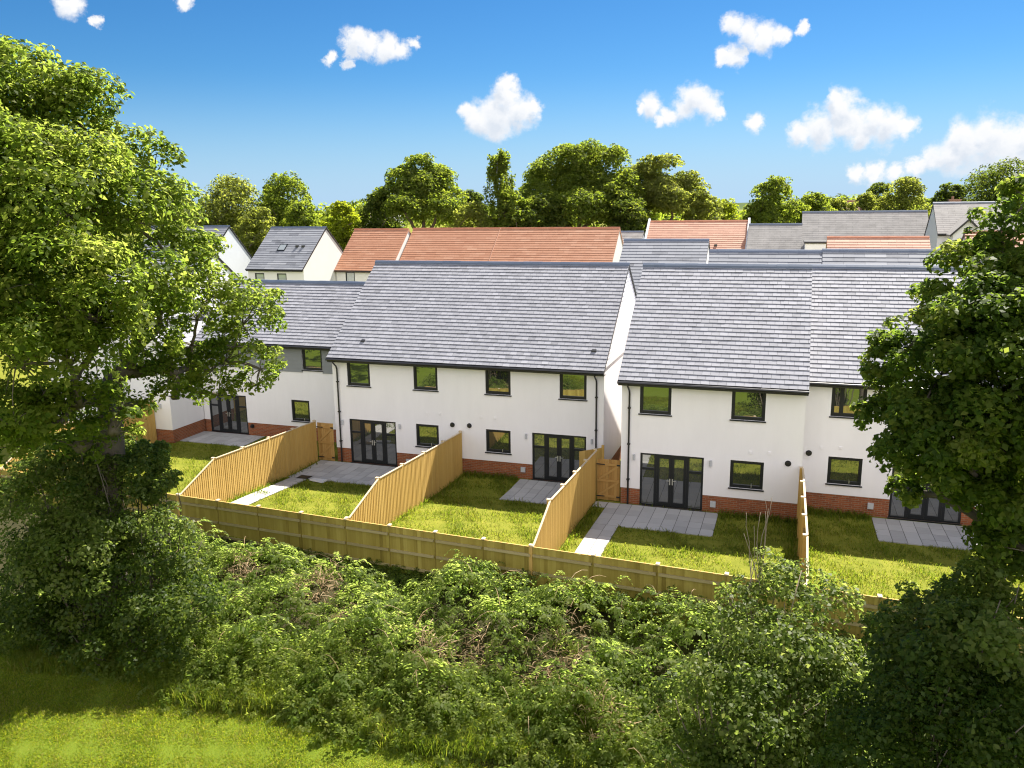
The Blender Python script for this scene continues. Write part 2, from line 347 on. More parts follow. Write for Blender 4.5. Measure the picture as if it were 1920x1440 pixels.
scene.cycles.max_bounces = 8; scene.cycles.diffuse_bounces = 5; scene.cycles.transmission_bounces = 4
scene.cycles.glossy_bounces = 3; scene.cycles.volume_bounces = 3; scene.cycles.transparent_max_bounces = 8
scene.cycles.sample_clamp_indirect = 8
scene.cycles.filter_width = 1.15
try:
    scene.cycles.denoising_prefilter = 'ACCURATE'
except Exception: pass

# ------------------------------------------------------------------ ground
rng = np.random.default_rng(7)
def sstep(a, b, x):
    t = np.clip((x - a) / (b - a), 0, 1); return t * t * (3 - 2 * t)
def yfence(x): return 22.82 - 0.098 * (np.clip(x, -45, 16) + 20.3)
def ztop(x): return 1.46 + 0.0204 * (x + 20.3)
def gz(x, y):
    x = np.asarray(x, float); y = np.asarray(y, float)
    b = 0.27 * sstep(-6.66, -6.54, x)
    rise = np.where(x < -6.6, 0.38, 0.24) * sstep(31.0, 24.0, y)
    g = b + rise
    o = -0.2 + 0.35 * sstep(14.5, 20.5, y)
    o = o + 1.6 * sstep(0, -60, y)
    far = 0.0
    return np.where(y > yfence(x), np.where(y > 45, far, g), o)

xs = np.unique(np.concatenate([[-6000, -2500, -1000, -400, -200, -120, -80], np.arange(-50, 24, 2.0), [-6.7, -6.64, -6.58, -6.5], [40, 80, 150, 300, 900, 2500, 6000]]))
vs = np.concatenate([[-6000, -2000, -600, -250, -120, -80, -60, -50, -40, -30, -20, -15], np.arange(-12, -0.5, 0.5), [-0.3, -0.03, 0.03, 0.3], np.arange(0.5, 12, 0.5), [14, 18, 24, 40, 80, 150, 300, 900, 2500, 6000]])
X, Vv = np.meshgrid(xs, vs); Y = yfence(X) + Vv; Z = gz(X, Y)
def gridmesh(name, rows, mat):
    a, b = rows
    V = np.stack([X[a:b], Y[a:b], Z[a:b]], -1).reshape(-1, 3); nx = len(xs); ny = b - a
    idx = np.arange(nx * ny).reshape(ny, nx)
    Fq = np.stack([idx[:-1, :-1], idx[:-1, 1:], idx[1:, 1:], idx[1:, :-1]], -1).reshape(-1, 4)
    o = link(name, arr_mesh(name, V, Fq, [mat], np.full(len(Fq), .5))); o['kind'] = 'structure'
    return o
ks = int(np.argmin(np.abs(vs + 7.0)))
gridmesh('field', (0, ks + 1), M['field'])
M['soil'] = surf('bank_soil', [(.018, .020, .008), (.04, .038, .016), (.07, .058, .03)], 0.95, 2.5, 1.0, 0.6, 20, 0.1)
kf = int(np.argmin(np.abs(vs + .03)))
gridmesh('bank_terrain', (ks, kf + 1), M['soil'])
gridmesh('ground', (kf, len(vs)), M['ground'])

# distant low hills on the horizon
hb = MB(); N_H = 90
for ring, (d0, d1, amp) in enumerate([(2600, 3600, 20)]):
    prof = []
    for i in range(N_H + 1):
        a = R(-60 + 120 * i / N_H)
        h = 12 + amp * max(0, 0.35 + 0.35 * math.sin(a * 5 + 1.2) + 0.25 * math.sin(a * 13 + .4) + 0.1 * math.sin(a * 31))
        prof.append((a, h))
    for (a0, h0), (a1, h1) in zip(prof[:-1], prof[1:]):
        p = lambda a, d, z: (d * math.sin(a), d * math.cos(a), z)
        hb.face([p(a0, d0, -1), p(a1, d0, -1), p(a1, (d0 + d1) / 2, h1), p(a0, (d0 + d1) / 2, h0)])
        hb.face([p(a0, (d0 + d1) / 2, h0), p(a1, (d0 + d1) / 2, h1), p(a1, d1, -1), p(a0, d1, -1)])
o = hb.build('hills', M['hill'], smooth=True); o['kind'] = 'structure'

# ------------------------------------------------------------------ paving
def paving(name, x0, x1, y0, y1, sw, sl_, seed, lift=0.035, skip=None):
    rr = random.Random(seed); mb = MB(); nx = max(1, round((x1 - x0) / sw)); ny = max(1, round((y1 - y0) / sl_))
    dx = (x1 - x0) / nx; dy = (y1 - y0) / ny; g = 0.009
    hz = lambda x, y, e=0.0: float(gz(x, y)) + lift + e
    for i in range(nx):
        for j in range(ny):
            a, b, c, d = x0 + i * dx, x0 + (i + 1) * dx, y0 + j * dy, y0 + (j + 1) * dy
            t = rr.random(); e = rr.uniform(-.002, .002)
            lo = [(a + g, c + .004, hz(a, c) - .05), (b - g, c + .004, hz(b, c) - .05), (b - g, d - .004, hz(b, d) - .05), (a + g, d - .004, hz(a, d) - .05)]
            mb.hexa(lo + [(p[0], p[1], p[2] + .05 + e) for p in lo], t, 0)
            lo = [(a, c, hz(a, c) - .06), (b, c, hz(b, c) - .06), (b, d, hz(b, d) - .06), (a, d, hz(a, d) - .06)]
            mb.face([(p[0], p[1], p[2] + .05) for p in lo], .5, 1)
    o = mb.build(name, [M['slab'], M['mortar']]); o['kind'] = 'structure'
    return o
paving('patio', -20.2, -13.35, 29.4, 32.1, .45, .6, 1)
paving('path', -20.05, -19.2, 22.7, 29.38, .43, .6, 2)
paving('patio', -10.4, -7.0, 29.35, 32.1, .45, .6, 3)
paving('patio', -6.0, -1.88, 27.0, 29.55, .44, .6, 4)
paving('path', -6.0, -5.12, 21.7, 26.98, .44, .6, 5)
paving('path', -6.5, -6.02, 28.95, 29.55, .44, .6, 6)
paving('patio', 3.45, 7.1, 28.4, 30.8, .44, .6, 7)
paving('patio', -29.0, -25.2, 33.0, 34.9, .45, .6, 8)
paving('path', 7.25, 8.6, 25.0, 33.0, .45, .6, 9)

# ------------------------------------------------------------------ houses
def wall_y(mb, x0, x1, z0, z1, y, holes, depth=0.12, t=0.5, m=0):
    hs = [h for h in holes if h[1] > x0 and h[0] < x1 and h[3] > z0 and h[2] < z1]
    xs_ = sorted({x0, x1} | {min(max(v, x0), x1) for h in hs for v in h[:2]})
    zs_ = sorted({z0, z1} | {min(max(v, z0), z1) for h in hs for v in h[2:]})
    for a, b in zip(xs_[:-1], xs_[1:]):
        for c, d in zip(zs_[:-1], zs_[1:]):
            mx_, mz = (a + b) / 2, (c + d) / 2
            if any(h[0] < mx_ < h[1] and h[2] < mz < h[3] for h in hs): continue
            mb.face([(a, y, c), (b, y, c), (b, y, d), (a, y, d)], t, m)
    for h in hs:
        a, b, c, d = h[0], h[1], max(h[2], z0), min(h[3], z1)
        mb.face([(a, y, c), (a, y, d), (a, y + depth, d), (a, y + depth, c)], t, m)
        mb.face([(b, y, c), (b, y + depth, c), (b, y + depth, d), (b, y, d)], t, m)
        if h[3] <= z1: mb.face([(a, y, d), (b, y, d), (b, y + depth, d), (a, y + depth, d)], t, m)
        if h[2] >= z0: mb.face([(a, y, c), (a, y + depth, c), (b, y + depth, c), (b, y, c)], t, m)

def window(parent, x0, x1, z0, z1, y, handle=True, mullion=None, far=False):
    """frame mesh with pane(s), sill and handle as its children"""
    f = MB(); w_ = 0.085
    yb, yf_ = y + 0.13, y + 0.035
    f.box(x0, x0 + w_, yf_, yb, z0, z1); f.box(x1 - w_, x1, yf_, yb, z0, z1)
    f.box(x0 + w_, x1 - w_, yf_, yb, z1 - w_, z1); f.box(x0 + w_, x1 - w_, yf_, yb, z0, z0 + w_ + .03)
    # inner opening sash, slightly proud
    s = 0.03
    f.box(x0 + w_, x0 + w_ + s, yf_ + .015, yb - .01, z0 + w_ + .03, z1 - w_); f.box(x1 - w_ - s, x1 - w_, yf_ + .015, yb - .01, z0 + w_ + .03, z1 - w_)
    f.box(x0 + w_ + s, x1 - w_ - s, yf_ + .015, yb - .01, z1 - w_ - s, z1 - w_)
    xm = None
    if mullion:
        xm = x0 + (x1 - x0) * mullion
        f.box(xm - .07, xm + .07, yf_ + .004, yb - .003, z0 + w_ + .03, z1 - w_ - s)
    fo = f.build('window', M['frame'], parent)
    spans = [(x0 + w_, x1 - w_)] if xm is None else [(x0 + w_, xm - .06), (xm + .06, x1 - w_)]
    for a, b in spans:
        g = MB(); yy = y + 0.085; k = random.uniform(-.004, .004)
        g.hexa([(a, yy, z0 + w_), (b, yy + k, z0 + w_), (b, yy + k + .02, z0 + w_), (a, yy + .02, z0 + w_),
                (a, yy - k * .5, z1 - w_), (b, yy + k * .5, z1 - w_), (b, yy + k * .5 + .02, z1 - w_), (a, yy - k * .5 + .02, z1 - w_)])
        g.build('glass_pane', M['glass'], fo)
    sl2 = MB(); sl2.hexa([(x0 - .045, y - .055, z0 - .045), (x1 + .045, y - .055, z0 - .045), (x1 + .045, y + .06, z0 - .04), (x0 - .045, y + .06, z0 - .04),
                          (x0 - .045, y - .055, z0 - .012), (x1 + .045, y - .055, z0 - .012), (x1 + .045, y + .034, z0 - .001), (x0 - .045, y + .034, z0 - .001)])
    sl2.build('sill', M['frame'], fo)
    if handle:
        h = MB(); xc = (x0 + x1) / 2 + .18
        h.box(xc - .014, xc + .014, y + .02, y + .034, z0 + .05, z0 + .16)
        h.build('handle', M['metal'], fo)
    return fo

def french_door(parent, x0, x1, z0, z1, y):
    """dark double doors between two glazed side lights with top panes"""
    f = MB(); w_ = 0.075; yf_, yb = y + .03, y + .13; W = x1 - x0
    a1, a2, a3 = x0 + W * .245, x0 + W * .5, x0 + W * .755
    f.box(x0, x0 + w_, yf_, yb, z0, z1); f.box(x1 - w_, x1, yf_, yb, z0, z1)
    f.box(x0 + w_, x1 - w_, yf_, yb, z1 - w_, z1); f.box(x0 + w_, x1 - w_, yf_, yb, z0, z0 + .07)
    f.box(a1 - .05, a1 + .05, yf_ + .003, yb, z0 + .07, z1 - w_); f.box(a3 - .05, a3 + .05, yf_ + .003, yb, z0 + .07, z1 - w_)
    zt = z1 - .62
    f.box(x0 + w_, a1 - .05, yf_ + .005, yb, zt - .045, zt + .045); f.box(a3 + .05, x1 - w_, yf_ + .005, yb, zt - .045, zt + .045)
    fo = f.build('french_door', M['frame'], parent)
    def pane(a, b, c, d, dy=.07):
        g = MB(); k = random.uniform(-.005, .005)
        g.hexa([(a, y + dy, c), (b, y + dy + k, c), (b, y + dy + k + .02, c), (a, y + dy + .02, c), (a, y + dy - k, d), (b, y + dy, d), (b, y + dy + .02, d), (a, y + dy - k + .02, d)])
        g.build('glass_pane', M['glass_door'], fo)
    pane(x0 + w_, a1 - .05, z0 + .07, zt - .045); pane(x0 + w_, a1 - .05, zt + .045, z1 - w_)
    pane(a3 + .05, x1 - w_, z0 + .07, zt - .045); pane(a3 + .05, x1 - w_, zt + .045, z1 - w_)
    for a, b, hs in ((a1 + .05, a2, 1), (a2, a3 - .05, -1)):
        d = MB(); r_ = .10
        y1_, y2_ = y + .022, y + .1
        za, zb = z0 + .075, z1 - w_ - .005
        d.box(a + .004, a + r_, y1_, y2_, za, zb); d.box(b - r_, b - .004, y1_, y2_, za, zb)
        d.box(a + r_, b - r_, y1_, y2_, zb - r_ * .9, zb); d.box(a + r_, b - r_, y1_, y2_, za, za + r_ * 1.25)
        do = d.build('door_leaf', M['frame'], fo)
        pane(a + r_, b - r_, za + r_ * 1.25, zb - r_ * .9, .06)
        h = MB(); xh = b - .05 if hs > 0 else a + .05
        h.box(xh - .022, xh + .022, y + .006, y + .022, z0 + .9, z0 + 1.14); h.bar((xh, y - .004, z0 + 1.06), (xh - hs * .12, y - .004, z0 + 1.06), .02, .022)
        h.build('handle', M['metal'], fo)
    s = MB(); s.box(x0 - .03, x1 + .03, y - .05, y + .06, z0 - .04, z0 - .001); s.build('threshold', M['frame'], fo)
    return fo

def slope_frame(x0, x1, ye, ze, yr, zr):
    L = math.hypot(yr - ye, zr - ze)
    us = np.array([0, (yr - ye) / L, (zr - ze) / L]); n = np.array([0, -us[2], us[1]])
    if n[2] < 0: n = -n
    return L, us, n

def slates(x0, x1, ye, ze, yr, zr, gauge, sw, thick, seed, jit=1.0, tvar=0.5):
    """overlapping courses of single slates on one slope: vertices, faces and tints"""
    L, us, n = slope_frame(x0, x1, ye, ze, yr, zr); rg = np.random.default_rng(seed)
    nc = int(round(L / gauge)); gg = L / nc; V = []; Fq = []; T = []
    P0 = np.array([0, ye, ze])
    for c in range(nc):
        off = 0 if c % 2 == 0 else sw / 2
        e = [x0] + list(np.arange(x0 + (off if off else sw), x1 - .04, sw)) + [x1]
        row = rg.uniform(-.2, .2) * tvar
        lowrow = rg.normal(0, .003) * jit
        for a, b in zip(e[:-1], e[1:]):
            t = thick * (1 + .06 * rg.normal() * jit); t = max(t, thick * .55)
            lo = c * gg + lowrow + rg.normal(0, .0025) * jit; lo = max(lo, -.02); hi = min((c + 1) * gg + .03, L)
            g = .004; k = rg.normal(0, .0010) * jit
            A = P0 + us * lo; B = P0 + us * hi
            i = len(V)
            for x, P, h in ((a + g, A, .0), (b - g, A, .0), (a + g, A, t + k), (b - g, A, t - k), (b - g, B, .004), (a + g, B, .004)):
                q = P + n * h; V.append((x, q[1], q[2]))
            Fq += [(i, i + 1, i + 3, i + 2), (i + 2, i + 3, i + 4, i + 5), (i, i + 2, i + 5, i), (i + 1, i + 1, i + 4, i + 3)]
            tt = np.clip(.5 + row * .4 + rg.normal(0, .12) * tvar * 2, 0, 1); T += [0.0, tt, tt * .5, tt * .5]  # lower edges coloured near black to deepen the shadow lines between courses
    # triangles written as degenerate quads are split off
    return np.array(V), Fq, T

def roof_part(parent, x0, x1, ye, ze, yr, zr, yre, zre, mat, seed, gauge=.225, sw=.30, thick=.030, tk=.13, ridge='ridge', ridgemat=None, jit=1.0, edge='black', tvar=.3, rside=True, rows_only=False):
    if rows_only: sw = x1 - x0
    V, Fq, T = slates(x0, x1, ye, ze, yr, zr, gauge, sw, thick, seed, jit, tvar)
    mb = MB(); mb.v = [tuple(v) for v in V]
    for f, t in zip(Fq, T):
        f2 = []
        for i in f:
            if i not in f2: f2.append(i)
        mb.f.append(tuple(f2)); mb.t.append(t); mb.m.append(0)
    V2, Fq2, T2 = slates(x0, x1, yre, zre, yr, zr, gauge * 1.0, max(sw, .9), thick, seed + 5, jit * .5, tvar)
    o_ = len(mb.v); mb.v += [tuple(v) for v in V2]
    for f, t in zip(Fq2, T2):
        f2 = []
        for i in f:
            if i not in f2: f2.append(i)
        mb.f.append(tuple(o_ + i for i in f2)); mb.t.append(t); mb.m.append(0)
    # deck under the slates with its edges
    e = .002
    prof_t = [(ye, ze - e), (yr, zr - e), (yre, zre - e)]; prof_b = [(ye + .02, ze - tk), (yr, zr - tk * 1.25), (yre - .02, zre - tk)]
    for i in (0, 1):
        (a, b), (c, d) = prof_t[i], prof_t[i + 1]; (p, q), (r, s) = prof_b[i], prof_b[i + 1]
        mb.face([(x0, a, b), (x1, a, b), (x1, c, d), (x0, c, d)], .3, 1)
        mb.face([(x0, p, q), (x0, r, s), (x1, r, s), (x1, p, q)], .5, 1)
        for x in (x0, x1): mb.face([(x, a, b), (x, c, d), (x, r, s), (x, p, q)], .5, 1)
    for i in (0, 2): mb.face([(x0, *prof_t[i]), (x1, *prof_t[i]), (x1, *prof_b[i]), (x0, *prof_b[i])], .5, 1)
    ro = mb.build('roof', [mat, M[edge]], parent)
    # ridge tiles: folded cap pieces laid end to end
    if ridge:
        rm = MB(); rg = random.Random(seed); n = max(1, round((x1 - x0) / .45)); dx = (x1 - x0) / n
        for i in range(n):
            a, b = x0 + i * dx - (.012 if i else .02), x0 + (i + 1) * dx - .004; j = rg.uniform(-.006, .006)
            wv, hh = .155, .05
            s1 = (zr - ze) / (yr - ye)
            pr = [(yr - wv, zr - wv * s1 + .02 + j), (yr - wv * .92, zr - wv * s1 + .10 + j), (yr - .055, zr + hh + .02 + j), (yr + .055, zr + hh + .02 + j), (yr + wv * .92, zr - wv * s1 + .10 + j), (yr + wv, zr - wv * s1 + .02 + j)]
            for (p, q), (r, s) in zip(pr[:-1], pr[1:]): rm.face([(a, p, q), (b, p, q), (b, r, s), (a, r, s)], rg.random())
            for x in (a, b): rm.face([(x, p, q) for p, q in pr], .4)
        rm.build('ridge_tiles', ridgemat or M['ridge'], ro)
    return ro

def gable_poly(x, y0, z0, ye, ze, yr, zr, yre, zre, y1, drop):
    """gable outline under a roof from front wall y0 to rear wall y1"""
    s1 = (zr - ze) / (yr - ye); s2 = (zr - zre) / (yre - yr)
    return [(x, y0, z0), (x, y1, z0), (x, y1, zre + s2 * (yre - y1) - drop), (x, yr, zr - drop), (x, y0, ze + s1 * (y0 - ye) - drop)]

def main_house(name, label, x0, x1, yf, zb, ye, ze, yr, zr, zpl, ups, grounds, doors, over=(.07, .07), seed=1, group=None,
               downpipes=(), lights=(), flues=(), boxes=(), vents=(), roofvents=(), clad_band=None, gable_clad='render', mull={}):
    root = empty(name, ((x0 + x1) / 2, yf, zb), label, 'house', group)
    yre, zre = 2 * yr - ye, ze; y1 = yre - .35
    holes = [(a, b, z0_, z1_) for a, b, z0_, z1_ in ups + grounds] + [(a, b, z0_, z1_) for a, b, z0_, z1_ in doors]
    sl_ = (zr - ze) / (yr - ye); wt = ze + sl_ * (yf - ye) - .12
    wl = MB()
    wall_y(wl, x0, x1, zpl, wt, yf, holes)
    for x in (x0, x1):
        wl.face(gable_poly(x, yf, zpl, ye, ze, yr, zr, yre, zre, y1, .12), .5)
    wl.face([(x0, y1, zb), (x1, y1, zb), (x1, y1, wt), (x0, y1, wt)])
    wl.build('wall', M['render'], root)
    pl = MB(); yp = yf + .018
    wall_y(pl, x0 + .012, x1 - .012, zb - .4, zpl + .0, yp, doors, .11)
    for qa, qb in _spans(x0 + .012, x1 - .012, zpl - .01, zpl + .01, doors): pl.face([(qa, yp, zpl), (qb, yp, zpl), (qb, yf, zpl), (qa, yf, zpl)])
    for x in (x0 + .012, x1 - .012): pl.face([(x, yp, zb - .4), (x, y1 - .02, zb - .4), (x, y1 - .02, zpl), (x, yp, zpl)])
    pl.build('plinth', M['brick'], root)
    if clad_band:
        cb = MB(); z0_ = clad_band; n = 8; h = (wt - .0 - z0_) / n
        for i in range(n):
            a = z0_ + i * h
            for px0, px1 in _spans(x0 - .005, x1 + .005, a, a + h, ups):
                cb.hexa([(px0, yf - .034, a), (px1, yf - .034, a), (px1, yf - .001, a), (px0, yf - .001, a),
                         (px0, yf - .016, a + h - .004), (px1, yf - .016, a + h - .004), (px1, yf - .001, a + h - .004), (px0, yf - .001, a + h - .004)])
        cb.build('cladding', M['clad_grey'], root)
    # lap boarding on the upper part of each gable
    for sx, x in ((-1, x0), (1, x1)):
        gb = MB(); z = wt + .02; hgt = .19
        while z < zr - .35:
            def lim(zz):
                return max(yf, ye + (zz + .14 - ze) / sl_), min(y1, yre - (zz + .14 - zre) / sl_)
            a0, b0 = lim(z); a1_, b1_ = lim(z + hgt)
            if b1_ - a1_ < .1: break
            e0, e1 = x + sx * .034, x + sx * .014
            gb.face([(e0, a0, z), (e0, b0, z), (e1, b1_, z + hgt), (e1, a1_, z + hgt)], random.random())
            gb.face([(x, a0, z), (x, b0, z), (e0, b0, z), (e0, a0, z)])
            gb.face([(x, a0, z), (e0, a0, z), (e1, a1_, z + hgt), (x, a1_, z + hgt)]); gb.face([(x, b0, z), (e0, b0, z), (e1, b1_, z + hgt), (x, b1_, z + hgt)])
            z += hgt
        gb.box(min(x, x + sx * .05), max(x, x + sx * .05), yf, y1, wt - .07, wt + .018, .3)
        gb.build('gable_cladding', M[gable_clad], root)
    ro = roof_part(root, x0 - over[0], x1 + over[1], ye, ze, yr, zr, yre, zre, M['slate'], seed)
    for (vx, frac) in roofvents:
        vb = MB(); yy = ye + (yr - ye) * frac; zz = ze + (zr - ze) * frac
        vb.hexa([(vx - .11, yy - .08, zz - .04), (vx + .11, yy - .08, zz - .04), (vx + .11, yy + .06, zz + .05), (vx - .11, yy + .06, zz + .05),
                 (vx - .08, yy - .07, zz + .035), (vx + .08, yy - .07, zz + .035), (vx + .09, yy + .06, zz + .075), (vx - .09, yy + .06, zz + .075)])
        vb.build('roof_vent', M['black'], ro)
    fs = MB(); xa, xb = x0 - over[0] + .01, x1 + over[1] - .01
    fs.box(xa, xb, ye + .03, ye + .055, ze - .2, ze - .02); fs.box(xa, xb, ye + .056, yf - .002, ze - .2, ze - .18)
    fs.build('fascia', M['black'], root)
    gt = MB(); gt.tube([(xa - .01, ye - .035, ze - .07), (xb + .01, ye - .035, ze - .07)], .06, 8); gt.build('gutter', M['black'], root)
    for dx in downpipes:
        dp = MB(); dp.tube([(dx - .0, ye - .03, ze - .1), (dx, ye - .02, ze - .2), (dx + .02, yf - .12, ze - .42), (dx + .02, yf - .07, ze - .55), (dx + .02, yf - .07, zb + .02)], .036, 7)
        for q in (1.0, 2.4, 3.8): dp.box(dx - .035, dx + .075, yf - .115, yf - .003, zb + q, zb + q + .05)
        dp.build('downpipe', M['black'], root)
    for a, b, c, d in ups: window(root, a, b, c, d, yf, False, mull.get(a))
    for a, b, c, d in grounds: window(root, a, b, c, d, yf, True)
    for a, b, c, d in doors: french_door(root, a, b, c, d, yf)
    for lx, lz in lights:
        lb = MB(); lb.tube([(lx, yf - .06, lz - .11), (lx, yf - .06, lz + .11)], .045, 8); lb.box(lx - .03, lx + .03, yf - .03, yf - .001, lz - .04, lz + .04)
        lb.build('wall_light', M['greybox'], root)
    for lx, lz in flues:
        fb = MB(); fb.tube([(lx, yf - .10, lz), (lx, yf - .002, lz)], .075, 14); fb.tube([(lx, yf - .016, lz), (lx, yf - .001, lz)], .11, 14)
        fb.build('flue', M['black'], root)
    for lx, lz in boxes:
        bb = MB(); bb.box(lx - .1, lx + .1, yf - .06, yf + .016, lz - .11, lz + .11); bb.box(lx - .085, lx + .085, yf - .066, yf - .061, lz - .09, lz + .09)
        bb.build('meter_box', M['greybox'], root)
    for lx, lz in vents:
        vb = MB(); vb.box(lx - .055, lx + .055, yf - .022, yf - .001, lz - .055, lz + .055)
        for q in range(3): vb.box(lx - .045, lx + .045, yf - .03, yf - .023, lz - .04 + q * .03, lz - .025 + q * .03)
        vb.build('air_vent', M['render'], root)
    return root

def _spans(x0, x1, z0, z1, holes):
    out = [(x0, x1)]
    for h in holes:
        if h[2] < z1 and h[3] > z0:
            n = []
            for a, b in out:
                if h[0] - .05 > a: n.append((a, min(b, h[0])))
                if h[1] < b: n.append((max(a, h[1]), b))
                if h[0] >= b or h[1] <= a: pass
            out = [s for s in n if s[1] - s[0] > .01]
    return out

GRP = 'white rendered new houses backing onto the hedge'
main_house('semi_detached_house', 'wide white house at centre with four upper windows and two glazed doors',
           -19.4, -6.8, 32.25, 0.0, 31.90, 4.97, 37.14, 8.93, .68,
           [(-18.65, -17.5, 3.67, 4.84), (-15.35, -14.2, 3.67, 4.84), (-11.97, -10.83, 3.67, 4.84), (-8.68, -7.53, 3.67, 4.84)],
           [(-15.32, -14.22, 1.08, 2.1), (-11.99, -10.86, 1.08, 2.1)],
           [(-18.67, -16.32, .02, 2.1), (-9.89, -7.53, .02, 2.1)], seed=11, group=GRP, downpipes=(-19.15, -7.12),
           lights=((-19.0, 1.92), (-16.1, 1.93), (-10.15, 1.93), (-7.28, 1.93)), flues=((-13.55, 2.18), (-12.75, 2.2)), boxes=((-10.3, .42), (-15.75, .3)),
           vents=((-14.75, 2.62), (-14.15, 2.62), (-12.2, 2.62), (-11.55, 2.62)), roofvents=((-18.05, .17), (-7.35, .17)))
main_house('terraced_house', 'white house right of the gated passage, with two upper windows and a paved patio',
           -5.58, .92, 29.70, .28, 29.35, 5.20, 34.68, 9.08, .94,
           [(-4.90, -3.74, 3.91, 5.04), (-1.59, -.42, 3.91, 5.04)], [(-1.54, -.37, 1.335, 2.38)], [(-4.84, -2.49, .3, 2.38)], seed=23, group=GRP,
           downpipes=(-5.3,), lights=((-5.07, 2.2), (-2.24, 2.2)), flues=((.45, 2.42),), boxes=((-2.1, .62),), vents=((-.85, 2.72), (-.2, 2.75)), over=(.1, .07))
main_house('end_house', 'white house set back behind the broad leafy tree, its patio half hidden by leaves',
           .94, 7.13, 30.97, .28, 30.62, 5.27, 35.95, 9.0, .99,
           [(1.82, 2.99, 3.95, 5.12), (5.2, 6.37, 3.95, 5.12)], [(1.855, 3.02, 1.40, 2.43)], [(4.02, 6.37, .3, 2.43)], seed=37, group=GRP,
           downpipes=(6.85,), lights=((3.75, 2.2), (6.6, 2.2)), flues=((1.05 + .12, 2.5),), boxes=((3.4, .68),), vents=((1.6, 2.75), (2.25, 2.78)), over=(-.035, .08), mull={1.82: .3})
main_house('clad_house', 'house with a band of grey boarding under its eaves, left of the wide white house',
           -28.95, -19.46, 35.0, 0.0, 34.65, 4.95, 38.4, 7.74, .68,
           [(-22.74, -21.6, 3.66, 4.81), (-27.6, -26.45, 3.66, 4.81)], [(-23.55, -22.5, .97, 2.07)], [(-28.6, -26.27, .02, 2.1)], seed=41, group=GRP,
           flues=((-26.0, .5),), over=(.0, -.04), clad_band=3.53)

# house with its gable towards the gardens, behind the oak
def gable_front_house():
    root = empty('gable_house', (-32.7, 32.6, 0), 'white house with its gable end towards the gardens, half hidden behind the large oak', 'house', GRP)
    x0, x1, yf, y1, ze, xr, zr = -36.6, -29.0, 32.6, 42.0, 4.85, -32.8, 8.0
    s = (zr - ze) / (x1 + .3 - xr)
    wl = MB(); holes = [(-32.4, -30.1, .02, 2.1), (-31.9, -30.8, 3.6, 4.7)]
    wt = 4.85
    wall_y(wl, x0, x1, .68, wt, yf, holes)
    wl.face([(x0, yf, wt), (x1, yf, wt), (xr, yf, zr - .15)]); wl.face([(x0, y1, 0), (x1, y1, 0), (x1, y1, wt), (xr, y1, zr - .15), (x0, y1, wt)])
    for x in (x0, x1): wl.face([(x, yf, .68), (x, y1, .68), (x, y1, wt), (x, yf, wt)])
    wl.build('wall', M['render'], root)
    pl = MB(); wall_y(pl, x0 + .012, x1 - .012, -.3, .68, yf + .015, holes[:1])
    for x in (x0 + .012, x1 - .012): pl.face([(x, yf + .015, -.3), (x, y1, -.3), (x, y1, .68), (x, yf + .015, .68)])
    pl.build('plinth', M['brick'], root)
    mb = MB(); L = math.hypot(x1 + .3 - xr, zr - ze); nc = 17; rg = random.Random(3)
    for sx, xe in ((1, x1 + .3), (-1, x0 - .3)):
        for c in range(nc):
            a, b = c / nc, min(1, (c + 1.1) / nc); t = rg.random()
            pa = (xe + (xr - xe) * a, ze - .1 + (zr - ze + .1) * a); pb = (xe + (xr - xe) * b, ze - .1 + (zr - ze + .1) * b)
            nx_, nz_ = sx * .6 * .016, .8 * .016
            mb.hexa([(pa[0], yf - .1, pa[1]), (pa[0], y1 + .1, pa[1]), (pb[0], y1 + .1, pb[1]), (pb[0], yf - .1, pb[1]),
                     (pa[0] + nx_, yf - .1, pa[1] + nz_), (pa[0] + nx_, y1 + .1, pa[1] + nz_), (pb[0], y1 + .1, pb[1] + .002), (pb[0], yf - .1, pb[1] + .002)], t)
        mb.face([(xe, yf - .1, ze - .11), (xe, y1 + .1, ze - .11), (xr, y1 + .1, zr - .012), (xr, yf - .1, zr - .012)], .4, 1)
        mb.hexa([(xe, yf - .11, ze - .26), (xe, yf - .02, ze - .26), (xr, yf - .02, zr - .17), (xr, yf - .11, zr - .17), (xe, yf - .11, ze - .105), (xe, yf - .02, ze - .105), (xr, yf - .02, zr - .01), (xr, yf - .11, zr - .01)], .5, 1)
    ro = mb.build('roof', [M['slate'], M['black']], root)
    v = MB(); v.hexa([(-30.2, 36.9, 6.25), (-29.9, 36.9, 6.0), (-29.9, 37.2, 6.0), (-30.2, 37.2, 6.25), (-30.15, 36.92, 6.5), (-29.95, 36.92, 6.35), (-29.95, 37.18, 6.35), (-30.15, 37.18, 6.5)]); v.build('roof_vent', M['black'], ro)
    g = MB(); g.tube([(x1 + .3, yf - .1, ze - .13), (x1 + .3, y1, ze - .13)], .06, 8); g.build('gutter', M['black'], root)
    french_door(root, -32.4, -30.1, .02, 2.1, yf); window(root, -31.9, -30.8, 3.6, 4.7, yf, False)
    lb = MB(); lb.tube([(-29.6, yf - .06, 1.8), (-29.6, yf - .06, 2.02)], .05, 8); lb.build('wall_light', M['greybox'], root)
gable_front_house()

